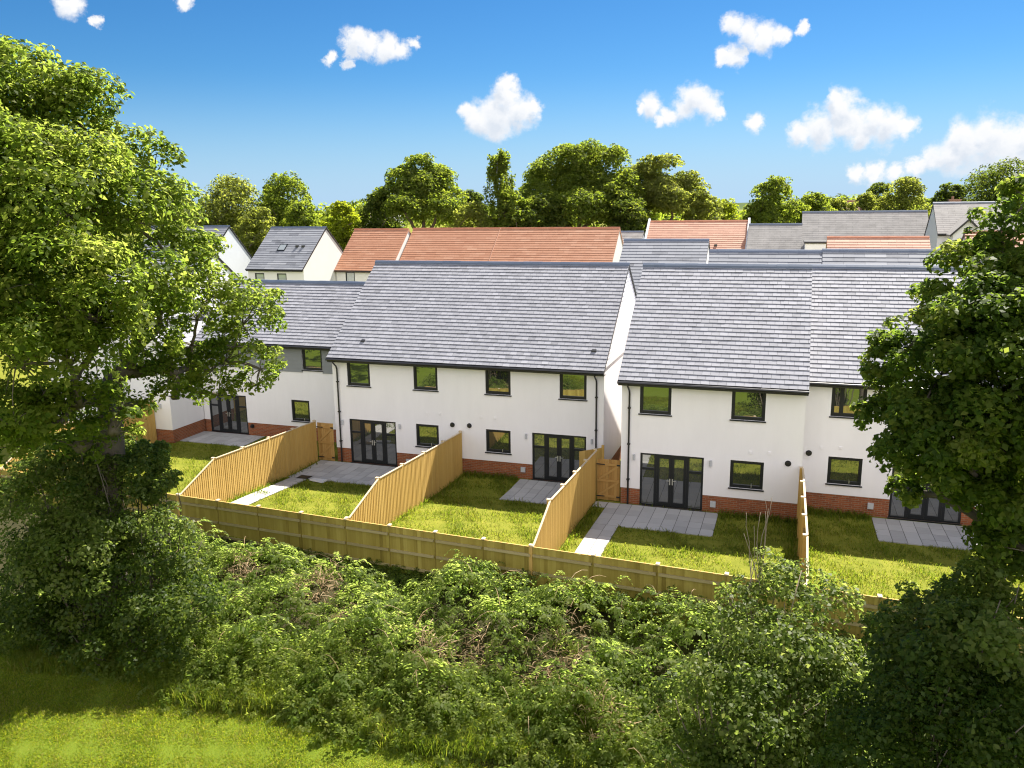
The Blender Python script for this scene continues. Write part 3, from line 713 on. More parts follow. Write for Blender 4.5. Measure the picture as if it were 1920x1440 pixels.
# ------------------------------------------------------------------ fences
def board_fence_y(name, label, x, ys, tops, side, mat='fence', group=None, bots=None, postx=.0):
    """closeboard fence along y at x; ys are post positions from front to back, tops the heights there"""
    root = empty(name, (x, ys[0], float(gz(x - .3, ys[0] + .3))), label, 'fence', group)
    rr = random.Random(int(x * 100) + 5)
    for i in range(len(ys) - 1):
        a, b = ys[i], ys[i + 1]; n = max(3, int(round((b - a) / .115))); mb = MB()
        for k in range(n):
            p, q = a + (b - a) * k / n, a + (b - a) * (k + 1) / n
            zt0 = tops[i] + (tops[i + 1] - tops[i]) * k / n; zt1 = tops[i] + (tops[i + 1] - tops[i]) * (k + 1) / n
            zb0 = float(gz(x + side * .12, p)) - .04; t = min(1, max(0, rr.gauss(.5, .13))); j = rr.uniform(0, .005); jz = rr.uniform(-.006, .006)
            t0, t1 = .024 + j, .008 + j
            A = x; q2 = q + .012
            mb.hexa([(A, p, zb0), (A + side * t0, p, zb0), (A + side * t1, q2, zb0), (A, q2, zb0), (A, p, zt0 + jz), (A + side * t0, p, zt0 + jz), (A + side * t1, q2, zt1 + jz), (A, q2, zt1 + jz)], t)
        mb.build('panel', M[mat], root)
        cp_ = MB(); cp_.bar((x + side * .012, a + .05, tops[i] + .02), (x + side * .012, b - .05, tops[i + 1] + .02), .06, .028, .7); cp_.build('capping', M['postcap'], root)
        rl = MB()
        for q in (.3, .95, 1.55):
            z0_, z1_ = float(gz(x, a)) + q, float(gz(x, b)) + q
            if q < tops[i] - float(gz(x, a)) - .1: rl.bar((x - side * .03, a, z0_), (x - side * .03, b, z1_), .05, .07, .4)
        rl.build('rail', M[mat], root)
    for y, z in zip(ys, tops):
        pb = MB(); pb.box(x - .05 - side * .05, x + .05 - side * .05, y - .05, y + .05, float(gz(x, y)) - .3, z + .03, .4)
        pb.box(x - .06 - side * .05, x + .06 - side * .05, y - .06, y + .06, z + .031, z + .06, .7, 1)
        pb.build('post', [M[mat], M['postcap']], root)
    return root
FG = 'tan board fences dividing the back gardens'
def sidef(name, label, x, y1, z1, ykink, zkink, yr, zr, n, side, mat='fence'):
    ys = [yr, ykink] + [ykink + (y1 - ykink) * (i + 1) / n for i in range(n)]
    zs = [zr, zkink] + [zkink + (z1 - zkink) * (i + 1) / n for i in range(n)]
    return board_fence_y(name, label, x, ys, zs, side, mat, FG)
sidef('garden_fence', 'tan board fence ending at a gate beside the wide white house', -20.35, 32.05, 1.9, 24.9, 2.22, 22.86, 1.47, 4, 1)
sidef('garden_fence', 'tan board fence meeting the middle of the wide white house wall', -13.1, 32.15, 1.9, 24.4, 2.27, 22.2, 1.62, 4, 1)
sidef('garden_fence', 'tan board fence running down from the gated side passage', -6.6, 30.05, 2.22, 23.4, 2.5, 21.5, 1.76, 4, 1)
sidef('garden_fence', 'fence seen edge on as a single upright between two right gardens', .95, 29.6, 2.3, 22.7, 2.5, 20.8, 1.9, 4, 1)
sidef('garden_fence', 'sunlit board fence partly behind the oak branches at the left gardens', -30.0, 32.5, 2.15, 25.8, 2.35, 23.75, 1.3, 4, 1)
sidef('garden_fence', 'board fence glimpsed through the leaves at the right edge', 8.9, 31.5, 2.2, 23.0, 2.4, 21.0, 2.0, 4, -1)

def rear_fence():
    root = empty('boundary_fence', (-13, 22.1, .3), 'long greenish board fence with horizontal rails closing off all the garden ends', 'fence')
    xs_ = [-30.0, -28.1, -26.2, -24.2, -22.3, -20.35, -18.55, -16.75, -14.95, -13.15, -11.5, -9.85, -8.2, -6.62, -4.75, -2.9, -1.05, .8, 2.65, 4.5, 6.4, 8.3]
    rr = random.Random(9)
    for a, b in zip(xs_[:-1], xs_[1:]):
        mb = MB(); n = int(round((b - a) / .125))
        for k in range(n):
            p, q = a + (b - a) * k / n, a + (b - a) * (k + 1) / n + .012
            y0_, y1_ = float(yfence(p)), float(yfence(q)); zt = float(ztop(p)) + rr.uniform(-.008, .008); zb_ = float(gz(p, y0_ - .3)) - .05
            t = min(1, max(0, rr.gauss(.5, .22))); j = rr.uniform(0, .005)
            mb.hexa([(p, y0_ + .0 - j, zb_), (q, y1_ + .008, zb_), (q, y1_ + .02, zb_), (p, y0_ + .02, zb_), (p, y0_ - j, zt), (q, y1_ + .008, zt), (q, y1_ + .02, zt), (p, y0_ + .02, zt)], t)
        mb.build('panel', M['fence_green'], root)
        rl = MB()
        for dz in (.24, .78, 1.3):
            rl.bar((a + .04, float(yfence(a)) - .035, float(ztop(a)) - dz), (b - .04, float(yfence(b)) - .035, float(ztop(b)) - dz), .055, .075, rr.uniform(.5, .9))
        rl.build('rail', M['rail'], root)
        cp_ = MB(); cp_.bar((a + .05, float(yfence(a)) + .012, float(ztop(a)) + .014), (b - .05, float(yfence(b)) + .012, float(ztop(b)) + .014), .04, .012, .8); cp_.build('capping', M['fence'], root)
    for x in xs_:
        y, z = float(yfence(x)), float(ztop(x)); pb = MB()
        pb.box(x - .05, x + .05, y + .024, y + .12, float(gz(x, y - .3)) - .3, z + .02, .35); pb.box(x - .055, x + .055, y - .03, y + .125, z + .022, z + .055, .7, 1)
        pb.box(x - .012, x + .012, y - .012, y + .023, float(gz(x, y - .3)) - .2, z, 0.0)
        pb.build('post', [M['fence_green'], M['postcap']], root)
rear_fence()

def gate(name, label, x0, x1, y, z0, z1):
    root = empty(name, ((x0 + x1) / 2, y, z0), label, 'gate', 'board gates closing the side passages')
    n = 8; rr = random.Random(int(x0 * 10)); mb = MB()
    for k in range(n):
        a, b = x0 + (x1 - x0) * k / n, x0 + (x1 - x0) * (k + 1) / n - .006
        mb.box(a, b, y, y + .02, z0 + .06, z1 + rr.uniform(-.006, .006), rr.random())
    mb.build('board_panel', M['gate'], root)
    for z in (z0 + .22, (z0 + z1) / 2, z1 - .2):
        l = MB(); l.box(x0 + .01, x1 - .01, y - .035, y - .001, z - .045, z + .045, .6); l.build('ledge', M['gate'], root)
    for za, zb in ((z0 + .27, (z0 + z1) / 2 - .05), ((z0 + z1) / 2 + .05, z1 - .25)):
        l = MB(); l.bar((x0 + .08, y - .018, za), (x1 - .08, y - .018, zb), .032, .08, .7, up=(0, 0, 1)); l.build('brace', M['gate'], root)
    for z in (z0 + .22, z1 - .2):
        l = MB(); l.box(x0 - .03, x0 + .3, y - .045, y - .036, z - .022, z + .022); l.box(x1 - .12, x1 + .02, y - .05, y - .036, z - .03, z + .03); l.build('hinge', M['black'], root)
gate('side_gate', 'board gate between the left fence and the wide white house', -20.27, -19.44, 32.08, 0.0, 1.85)
gate('side_gate', 'board gate with Z brace between the two white houses', -6.5, -5.62, 29.78, .28, 1.98)

def stub():
    root = empty('fence_panel', (-7.1, 31.3, 0), 'short board fence panel and post beside the right door of the wide white house', 'fence')
    mb = MB(); n = 8
    for k in range(n):
        f0, f1 = k / n, (k + 1) / n
        xa, ya, xb, yb = -7.45 + .75 * f0, 30.75 + .75 * f0, -7.45 + .75 * f1, 30.75 + .75 * f1
        mb.hexa([(xa, ya, 0), (xb, yb, 0), (xb - .014, yb + .014, 0), (xa - .014, ya + .014, 0), (xa, ya, 1.9), (xb, yb, 1.9), (xb - .014, yb + .014, 1.9), (xa - .014, ya + .014, 1.9)], random.random())
    mb.build('panel', M['fence'], root)
    p = MB(); p.box(-6.72, -6.62, 31.5, 31.6, -.2, 2.0, .4); p.build('post', M['fence'], root)
stub()

# ------------------------------------------------------------------ houses further back
def far_house(name, label, x0, x1, yr, zr, run, rise, roofmat, wallmat, seed, rrun=None, rrise=None, zb=0.0, gauge=.33, thick=.03, wins=(), doors=(), ridgemat=None, edge='black', chimney=None, jit=.8, group='houses of the estate behind', seam=None, gutter=True, parapets=(), vents=(), skylight=None, tvar=.7):
    rrun = rrun or run; rrise = rrise or rise
    ye, ze, yre, zre = yr - run, zr - rise, yr + rrun, zr - rrise
    yf, y1 = ye + .3, yre - .3
    root = empty(name, ((x0 + x1) / 2, yf, zb), label, 'house', group)
    s1, s2 = rise / run, rrise / rrun
    wt = ze + s1 * .3 - .12; wt2 = zre + s2 * .3 - .12
    wl = MB(); holes = [h for h in wins]
    wall_y(wl, x0, x1, zb, wt, yf, holes)
    wl.face([(x0, y1, zb), (x1, y1, zb), (x1, y1, wt2), (x0, y1, wt2)])
    for x in (x0, x1): wl.face(gable_poly(x, yf, zb, ye, ze, yr, zr, yre, zre, y1, .12))
    wl.build('wall', M[wallmat], root)
    ro = roof_part(root, x0 - .06, x1 + .06, ye, ze, yr, zr, yre, zre, M[roofmat], seed, gauge, 1.1, thick, .16, ridgemat=M[ridgemat or 'ridge'], jit=jit, edge=edge, tvar=tvar)
    if gutter:
        g = MB(); g.tube([(x0 - .05, ye - .04, ze - .07), (x1 + .05, ye - .04, ze - .07)], .07, 6); g.box(x0 - .04, x1 + .04, ye + .03, ye + .06, ze - .22, ze - .02); g.build('gutter', M['black'], root)
    for h in wins: 
        fo = window(root, *h, yf, False)
        for ch in fo.children:
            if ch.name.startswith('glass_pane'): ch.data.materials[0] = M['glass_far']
    for px in parapets:
        p = MB(); s = .22
        for (a, b, c, d) in ((ye - .1, ze + .18 - .1 * s1, yr, zr + .3), (yre + .1, zre + .18 - .1 * s2, yr, zr + .3)):
            p.hexa([(px - s / 2, a, b - .5), (px + s / 2, a, b - .5), (px + s / 2, c, d - .5), (px - s / 2, c, d - .5), (px - s / 2, a, b), (px + s / 2, a, b), (px + s / 2, c, d), (px - s / 2, c, d)])
        p.build('parapet', M['clad_white'], ro)
    if seam is not None:
        p = MB(); p.bar((seam, ye, ze + .05), (seam, yr, zr + .05), .09, .06, .8, up=(1, 0, 0)); p.build('roof_joint', M['clay_pale'] if 'clay' in roofmat else M['greybox'], ro)
    for vx, fr in vents:
        p = MB(); yy, zz = ye + run * fr, ze + rise * fr; p.box(vx - .15, vx + .15, yy - .12, yy + .12, zz - .05, zz + .17); p.build('roof_vent', M['black'], ro)
    if skylight:
        vx, fr = skylight; p = MB(); f0, f1 = fr, fr + .16
        n = np.array([0, -s1, 1]) / math.hypot(s1, 1) * .07
        q = [(vx - .45, ye + run * f0, ze + rise * f0), (vx + .45, ye + run * f0, ze + rise * f0), (vx + .45, ye + run * f1, ze + rise * f1), (vx - .45, ye + run * f1, ze + rise * f1)]
        p.hexa(q + [(a, b + n[1], c + n[2]) for a, b, c in q]); so_ = p.build('skylight', M['frame'], ro)
        p = MB(); n2 = n * 1.15
        q2 = [(vx - .36, ye + run * (f0 + .02), ze + rise * (f0 + .02)), (vx + .36, ye + run * (f0 + .02), ze + rise * (f0 + .02)), (vx + .36, ye + run * (f1 - .02), ze + rise * (f1 - .02)), (vx - .36, ye + run * (f1 - .02), ze + rise * (f1 - .02))]
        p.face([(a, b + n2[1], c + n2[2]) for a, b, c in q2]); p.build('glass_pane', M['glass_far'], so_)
    if chimney:
        cx_, cyy, cz0, cz1 = chimney; p = MB(); p.box(cx_ - .5, cx_ + .5, cyy - .35, cyy + .35, cz0, cz1); p.box(cx_ - .56, cx_ + .56, cyy - .41, cyy + .41, cz1, cz1 + .12)
        p.tube([(cx_ - .2, cyy, cz1 + .12), (cx_ - .2, cyy, cz1 + .4)], .12, 8); p.build('chimney', M['brownbrick'], root)
    return root

def wn(xs_, z0, z1, w_=1.1): return [(x, x + w_, z0, z1) for x in xs_]
far_house('slate_house', 'white gabled house with slate roof and a skylight, left of the orange roofs', -52.0, -45.5, 76, 9.8, 5.0, 4.03, 'slate_far', 'cream', 51, zb=0, wins=wn((-51.2, -48.6), 4.1, 5.35), skylight=(-49.2, .42), vents=((-47.5, .52), (-46.8, .52)))
far_house('slate_house', 'slate roofed house at far left with a tall white gable above a lower gable', -64.0, -54.4, 72, 10.05, 2.7, 2.27, 'slate_far', 'clad_white', 52, rrun=4.2, rrise=4.1)
far_house('slate_house', 'lower white gable with dark verge in front of the far left house', -49.0, -40.85, 52, 8.5, 4.6, 3.5, 'slate_far', 'clad_white', 53)
far_house('tiled_house', 'end house under the first orange tiled roof, stepped forward of its neighbour', -45.4, -38.98, 82, 9.42, 4.9, 4.15, 'clay', 'cream', 54, wins=wn((-44.3, -41.2), 3.9, 5.1), ridgemat='ridge_red', edge='clay_pale')
far_house('tiled_house', 'long pair of houses under the wide orange tiled roof behind the central slate ridge', -38.7, -16.1, 82.9, 9.45, 4.9, 4.15, 'clay', 'cream', 55, wins=wn((-36, -31, -26, -21), 3.9, 5.1), ridgemat='ridge_red', seam=-28.7, edge='clay_pale')
far_house('slate_house', 'house with a short slate roof seen between the two front ridges', -11.2, -5.3, 60, 9.14, 5.0, 3.75, 'slate_far', 'render', 56, wins=wn((-10, -7), 3.8, 5.0))
far_house('slate_house', 'long low slate roofed terrace directly behind the right front ridge', -4.25, 1.9, 50, 8.9, 4.8, 3.6, 'slate_far', 'render', 57, wins=wn((-3.2, 0), 3.7, 4.9))
far_house('slate_house', 'second half of the low slate terrace, running behind the leafy tree', 1.96, 12.5, 50, 8.96, 4.8, 3.6, 'slate_far', 'render', 58, wins=wn((3, 6, 9), 3.7, 4.9))
far_house('tiled_house', 'house under a pale orange tiled roof with white parapets, right of the tall trees', -14.9, -4.2, 95, 9.85, 4.9, 3.7, 'clay_pale', 'cream', 59, ridgemat='ridge_red', parapets=(-15.0, -4.1), edge='clay_pale', vents=((-7.3, .3),))
far_house('slate_house', 'small grey slate roof between the orange roofs', -18.4, -15.2, 92, 8.8, 4.2, 3.0, 'slate_old', 'clad_white', 60)
far_house('slate_house', 'broad weathered grey roof, lower left section', -4.0, 1.34, 93.4, 9.5, 5.4, 4.25, 'slate_old', 'cream', 61, gauge=.3, thick=.012)
far_house('slate_house', 'broad weathered grey roof, taller section with a white outshot', 1.4, 13.4, 95, 10.72, 7.0, 5.5, 'slate_old', 'cream', 62, gauge=.3, thick=.012)
def outshot():
    p = [o for o in COL.objects if o.get('label', '').startswith('broad weathered grey roof, taller')][0]
    b = MB(); b.box(1.65, 3.75, 86.0, 91.0, 0, 7.75); b.build('outshot', M['render'], p)
    b = MB(); b.box(1.55, 3.85, 85.9, 91.0, 7.752, 7.95); b.build('outshot_roof', M['black'], p)
outshot()
far_house('tiled_house', 'low pinkish tiled roof in front of the weathered grey roof', 3.0, 10.15, 70, 8.97, 4.5, 3.3, 'clay_pale', 'cream', 63, ridgemat='ridge_red', edge='clay_pale')
far_house('tiled_house', 'striped red tiled roof half hidden by the leafy tree at the right', 10.45, 14.5, 58, 9.72, 4.2, 3.3, 'clay', 'cream', 64, ridgemat='ridge_red', gauge=.42, thick=.05)
T_ = far_house('porch_house', 'grey house on higher ground with a small gabled porch wing at the far right', 12.5, 21.0, 85, 11.5, 4.0, 2.65, 'slate_old', 'clad_white', 65, rrun=3.6, rrise=3.0, gauge=.3, thick=.012, chimney=(15.2, 91, 8, 11.7))
def porch():
    b = MB(); b.face([(13.35, 79.2, 2), (15.6, 79.2, 2), (15.6, 79.2, 8.9), (14.45, 79.2, 10.0), (13.35, 79.2, 8.9)])
    b.box(13.35, 15.6, 79.21, 81.3, 2, 8.85); b.build('porch_wall', M['clad_white'], T_)
    r = MB()
    for sx in (-1, 1):
        xe = 14.45 + sx * 1.35
        q = [(xe, 79.0, 8.68), (xe, 83.0, 8.68), (14.45, 83.0, 10.05), (14.45, 79.0, 10.05)]
        r.hexa(q + [(a, b_, c + .12) for a, b_, c in q], .6)
        r.hexa([(xe, 78.97, 8.62), (14.45, 78.97, 9.98), (14.45, 78.9, 9.98), (xe, 78.9, 8.62), (xe, 78.97, 8.82), (14.45, 78.97, 10.2), (14.45, 78.9, 10.2), (xe, 78.9, 8.82)], .5, 1)
    r.build('porch_roof', [M['slate_old'], M['black']], T_)
    wb = MB(); wb.box(13.75, 14.75, 79.1, 79.19, 6.9, 8.5); fo = wb.build('window', M['frame'], T_)
    wb = MB(); wb.box(13.85, 14.65, 79.07, 79.098, 7.0, 8.4); wb.build('glass_pane', M['brownbrick'], fo)
porch()
far_house('brown_house', 'brown roofed house far off between two trees on the right', 8.4, 11.7, 150, 12.0, 4.0, 3.2, 'brownbrick', 'brownbrick', 66, ridgemat='ridge_red', group='houses far beyond the estate')
far_house('beige_house', 'beige roof with a pale chimney peeping out beyond the lime green bush', -79.5, -74.0, 150, 12.9, 4.0, 3.2, 'beige', 'cream', 67, ridgemat='ridge_red', chimney=(-74.8, 150, 11, 13.6), group='houses far beyond the estate')

# ------------------------------------------------------------------ vegetation
def unit(v): return v / np.maximum(np.linalg.norm(v, axis=1, keepdims=True), 1e-9)

def leaf_arrays(C, Nn, D, Ln, Wd, fold=.18):
    """rhombic leaves: centre, normal, long axis, length, width"""
    S = unit(np.cross(Nn, D)); Ln = Ln[:, None]; Wd = Wd[:, None]
    a = C - D * Ln * .5; b = C + S * Wd * .5 + Nn * Wd * fold; c = C + D * Ln * .5 - Nn * Ln * .12; d = C - S * Wd * .5 + Nn * Wd * fold
    V = np.stack([a, b, c, d], 1).reshape(-1, 3); n = len(C)
    return V, np.arange(n * 4).reshape(n, 4)

def foliage(lobes, n_leaf, size, seed, subs=1.0, aspect=.6, upb=.45, rmin=.3, rmax=1.0, shell=.35, tvar=.22, squash=.85, droop=0.0):
    rg = np.random.default_rng(seed); SC = []; SR = []; SO = []
    for (x, y, z, r) in lobes:
        ns = max(6, int(subs * (10 + 14 * r * r) if r < 1.5 else subs * (18 * r * r)))
        d = unit(rg.normal(size=(ns, 3))); d[:, 2] = np.where(d[:, 2] < -.35, -d[:, 2], d[:, 2])
        rad = r * (.45 + .5 * rg.random(ns) ** .6)
        SC.append(np.array([x, y, z]) + d * rad[:, None] * np.array([1, 1, squash])); SO.append(d)
        SR.append(np.clip(r * rg.uniform(.2, .42, ns), rmin, rmax))
    SC = np.concatenate(SC); SR = np.concatenate(SR); SO = np.concatenate(SO)
    p = SR ** 2; p /= p.sum(); ids = rg.choice(len(SC), n_leaf, p=p)
    d = unit(rg.normal(size=(n_leaf, 3)) + np.array([0, 0, .35]) + SO[ids] * .5)
    rad = SR[ids] * (shell + (1.08 - shell) * rg.random(n_leaf) ** .55)
    stray = rg.random(n_leaf) < .02; rad = np.where(stray, rad * rg.uniform(1.05, 1.3, n_leaf), rad)
    C = SC[ids] + d * rad[:, None] * np.array([1, 1, .75])
    Nn = unit(d * .45 + SO[ids] * .25 + np.array([0, 0, upb]) + rg.normal(size=(n_leaf, 3)) * .42)
    D = unit(np.cross(Nn, rg.normal(size=(n_leaf, 3)))); D = unit(D + np.array([0, 0, -droop - .15]) * rg.random((n_leaf, 1))); D = unit(D - Nn * (D * Nn).sum(1, keepdims=True))
    Ln = size * rg.uniform(.45, 1.35, n_leaf); Wd = Ln * aspect * rg.uniform(.8, 1.2, n_leaf)
    subt = rg.normal(0, tvar * .8, len(SC))
    T = np.clip(.45 + subt[ids] + rg.normal(0, tvar, n_leaf), 0, 1)
    V, Fq = leaf_arrays(C, Nn, D, Ln, Wd)
    return V, Fq, T, SC, SR

def limb(mb, a, b, r0_, r1_, seed, sag=.12, n=6, sides=6):
    rg = random.Random(seed); a, b = Vector(a), Vector(b); L = (b - a).length; pts = []
    j = Vector((rg.uniform(-1, 1), rg.uniform(-1, 1), rg.uniform(.2, 1))) * L * sag
    for i in range(n + 1):
        t = i / n; p = a.lerp(b, t) + j * math.sin(math.pi * t) + Vector((rg.uniform(-1, 1), rg.uniform(-1, 1), rg.uniform(-1, 1))) * L * .02 * (0 < i < n)
        pts.append(p)
    mb.tube(pts, [r0_ + (r1_ - r0_) * (i / n) ** .8 for i in range(n + 1)], sides)

def tree(name, label, lobes, base, fork, tr, n_leaf, size, mat, bark, seed, cat='tree', group=None, twigs=4, crown='crown', **kw):
    root = empty(name, base, label, cat, group)
    V, Fq, T, SC, SR = foliage(lobes, n_leaf, size, seed, **kw)
    link(crown, arr_mesh(crown, V, Fq, [mat], T), root)
    mb = MB(); rg = random.Random(seed)
    limb(mb, (base[0], base[1], base[2] - .3), fork, tr, tr * .75, seed, .03, 6, 10)
    # each lobe hangs from the nearest limb already grown, as boughs divide from the trunk outwards
    P = np.array(lobes)[:, :3]; k = len(lobes); fk = np.array(fork); done = [fk + np.array([0, 0, .35 * (fk[2] - base[2]) * (q - .5)]) for q in (0, .5, 1)]
    rad = [tr * .7] * 3; left = list(range(k)); order = []
    while left:
        best = min(((np.linalg.norm(P[i] - d) * (1.0 if j > 2 else .8) + .25 * np.linalg.norm(d - fk), i, j) for i in left for j, d in enumerate(done)), key=lambda t: t[0])
        i, j = best[1], best[2]; left.remove(i); order.append((i, j)); done.append(P[i]); rad.append(max(.022, rad[j] * (.62 if j < 3 else .7)))
        limb(mb, tuple(done[j]), tuple(P[i]), rad[j] * .8, rad[-1], seed + i, .09, 6, 6)
    for i, (x, y, z, r) in enumerate(lobes):
        near = [j for j in range(len(SC)) if np.linalg.norm(SC[j] - np.array([x, y, z])) < r * 1.02]
        for j in rg.sample(near, min(len(near), twigs + int(r * twigs))):
            limb(mb, (x, y, z), tuple(SC[j]), min(.04, max(.010, tr * .06)), .005, seed + j, .14, 4, 4)
    mb.build('trunk', bark, root, smooth=True)
    return root

OAK = [(-18.6,16.7,14.2,1.72),(-17.9,17.5,14.0,1.55),(-17.6,18.5,13.0,1.33),(-16.8,19.2,12.5,1.00),(-16.2,19.1,11.4,0.89),(-16.3,17.6,11.2,1.56),(-16.7,15.8,11.5,2.24),(-17.4,15.1,12.1,1.95),(-16.3,18.9,10.0,1.39),(-15.9,19.9,9.0,1.25),(-15.5,20.8,8.1,1.19),(-15.2,21.1,6.7,0.77),(-16.0,20.5,7.0,1.03),(-15.8,16.7,9.5,1.50),(-15.9,14.5,9.6,1.97),(-16.1,13.5,8.2,1.52),(-15.8,15.3,8.1,1.16),(-16.6,17.3,7.4,0.71),(-15.2,21.1,8.7,0.77),(-16.2,14.9,6.9,0.88),(-16.8,14.2,6.7,1.03),(-16.6,19.4,6.3,0.71),(-16.2,20.3,6.0,0.66),(-16.5,19.3,10.6,0.6),(-19.4,15.7,12.8,2.61),(-18.1,14.2,9.7,2.40),(-15.3,15.1,9.0,1.27),(-15.4,14.3,8.0,1.25),(-17.2,14.5,5.9,1.06),(-16.9,15.6,5.6,0.77),(-15.4,16.4,8.8,1.03),(-16.3,16.2,6.7,0.61),(-16.7,13.6,6.7,1.15),(-15.6,17.6,9.1,0.92),(-15.6,15.5,6.1,0.81),(-16.0,14.3,6.6,1.08),(-15.9,16.6,6.4,0.46),(-16.5,18.1,7.2,0.65),(-16.3,19.3,7.0,0.75),(-16.2,18.4,6.3,0.65),(-15.1,19.9,9.0,0.74),(-15.6,18.9,8.5,0.64),(-16.0,17.9,8.5,0.71),(-16.1,19.2,7.7,0.74),(-15.5,20.3,7.5,0.84),(-16.1,18.5,7.0,0.81),(-16.0,17.2,8.1,0.93),(-16.1,19.8,6.8,0.67),(-15.3,21.0,6.2,0.60),(-15.7,14.7,7.0,0.86)]
tree('oak_tree', 'huge bright green oak filling the left side, boughs reaching over the gardens', OAK, (-17.9, 17.2, .1), (-17.3, 17.3, 7.0), .42, 108000, .152, M['oak'], M['bark'], 101, subs=.62, rmax=.75, rmin=.28, shell=.35, tvar=.24)
MAPLE = [(3.7,17.1,11.0,0.63),(3.4,16.7,10.1,0.94),(3.0,16.7,9.5,0.83),(2.3,16.3,9.0,0.81),(2.0,16.4,8.5,0.55),(2.7,15.8,8.5,1.11),(3.5,15.6,9.0,1.26),(2.3,16.3,7.6,0.68),(3.0,15.2,7.4,1.20),(2.5,15.8,6.9,0.65),(3.7,15.0,7.8,1.35),(2.9,15.7,6.3,0.77),(3.5,15.6,6.7,0.87),(1.8,16.4,8.0,0.38),(4.0,17.0,11.5,0.51),(2.4,16.3,6.1,0.36),(4.4,15.9,9.5,1.51),(4.4,14.9,7.5,1.46),(1.8,16.4,8.8,0.33),(3.8,16.6,10.6,0.66),(3.5,16.1,9.5,0.81),(4.0,16.3,9.8,0.88),(3.3,16.9,10.6,0.45),(3.7,15.1,8.7,0.82),(3.9,15.2,5.1,0.7),(4.3,15.4,5.5,0.8),(4.2,15.3,6.2,0.55),(4.3,14.9,6.9,0.8),(2.7,15.4,6.6,0.55),(3.3,15.1,6.6,0.58),(3.8,14.7,6.5,0.83),(4.0,14.4,5.9,0.83),(2.7,14.5,7.5,0.70),(3.4,14.4,7.6,0.80),(1.8,16.4,7.5,0.44),(2.4,15.3,8.0,0.62),(3.8,14.8,5.9,0.53),(2.2,15.7,7.1,0.43),(3.1,14.7,7.1,0.61)]
tree('leafy_tree', 'broad leafy dark green tree covering the right edge in front of the set back house', MAPLE, (4.3, 15.8, 0), (3.8, 15.9, 5.8), .2, 76000, .112, M['maple'], M['bark'], 202, subs=.7, rmax=.5, rmin=.2, aspect=.72, shell=.35, tvar=.24)

def shrub(name, label, lobes, n_leaf, size, mat, seed, stems=5, group=None, extra=None, stemmat='bark', **kw):
    c = np.array(lobes); cx_, cyy = float(c[:, 0].mean()), float(c[:, 1].mean()); bz = float(gz(cx_, cyy))
    root = empty(name, (cx_, cyy, bz), label, 'shrub', group)
    V, Fq, T, SC, SR = foliage(lobes, n_leaf, size, seed, **kw)
    link('foliage', arr_mesh('foliage', V, Fq, [mat], T), root)
    mb = MB(); rg = random.Random(seed)
    for i, (x, y, z, r) in enumerate(lobes):
        for k in range(stems):
            t = Vector((x + rg.uniform(-.6, .6) * r, y + rg.uniform(-.6, .6) * r, z + rg.uniform(-.2, .9) * r))
            limb(mb, (cx_ + (x - cx_) * .5 + rg.uniform(-.3, .3), cyy + (y - cyy) * .5 + rg.uniform(-.3, .3), bz - .1), t, .035, .008, seed + i * 10 + k, .08, 5, 5)
    if extra: extra(mb, rg)
    mb.build('stem', M[stemmat], root, smooth=True)
    return root
SG = 'tall shrubs in the hedge'
LS = [(-18.05,17.4,4.5,1.0),(-16.95,17.7,4.4,.82),(-18.7,16.5,4.5,1.2),(-17.1,16.7,3.7,1.36),(-18.3,15.6,3.7,1.45),(-15.7,16.7,3.0,.9),(-17.3,15.6,2.6,1.6)]
shrub('shrub', 'rounded dark green shrub with pale lit leaves under the oak', LS, 26000, .115, M['ivy'], 301, group=SG, rmax=.5, rmin=.25, shell=.5)
EL = [(-17.4,18.5,4.3,.72),(-18.1,18.1,4.4,.6),(-16.9,18.3,3.6,.68)]
shrub('shrub', 'small upright light green shrub against the sunlit left fence', EL, 7000, .13, M['bramble'], 302, group=SG, rmax=.4, rmin=.2)
LD = [(-18.3,15.7,2.1,1.5),(-16.1,16.2,1.9,1.2),(-17.2,15.6,1.4,1.35),(-15.3,15.5,1.1,1.05),(-19.2,15.4,1.0,1.4),(-15.4,16.9,1.9,.95),(-14.3,16.0,1.2,1.1),(-18.6,15.2,.5,1.0),(-17.2,15.1,.45,.9),(-15.8,14.7,.4,.9),(-14.6,15.1,.4,.8),(-17.4,16.5,5.3,.75),(-17.7,16.6,6.0,.6)]
shrub('shrub', 'low shaded dark shrub at the lawn edge in the lower left', LD, 30000, .11, M['dark'], 303, group=SG, rmax=.5, rmin=.22, shell=.5)
IV = [(0.1,16.5,3.7,0.83),(0.8,16.0,3.7,0.86),(-0.4,16.0,3.3,0.81),(0.5,15.0,3.0,1.22),(1.1,14.8,2.7,1.11),(-0.6,14.8,2.4,1.07),(0.2,14.0,2.2,1.30),(-1.3,14.9,1.9,0.80),(1.4,13.7,2.3,0.96),(0.2,14.2,.9,1.4),(-1.0,14.0,1.0,1.0),(1.3,14.5,.9,1.3)]
def bare(mb, rg):
    for k in range(9):
        a = (-.15 + rg.uniform(-.1, .1), 16.9 + rg.uniform(-.1, .1), 3.4); b = (-.2 + rg.uniform(-.35, .35), 17.0 + rg.uniform(-.2, .3), 4.6 + rg.uniform(0, .9))
        limb(mb, a, b, .014, .005, k, .05, 5, 4)
shrub('ivy_shrub', 'tall glossy ivy clad shrub with bare twigs on top, before the boundary fence', IV, 32000, .092, M['ivy'], 304, group=SG, extra=bare, stemmat='bark_pale', rmax=.5, rmin=.2, aspect=.75)
RS = [(2.8,14.6,4.3,0.85),(3.5,14.3,4.8,0.9),(3.6,13.0,4.5,1.3),(2.8,13.5,3.8,1.15),(2.2,14.1,4.1,0.73),(3.2,13.6,3.0,1.3)]
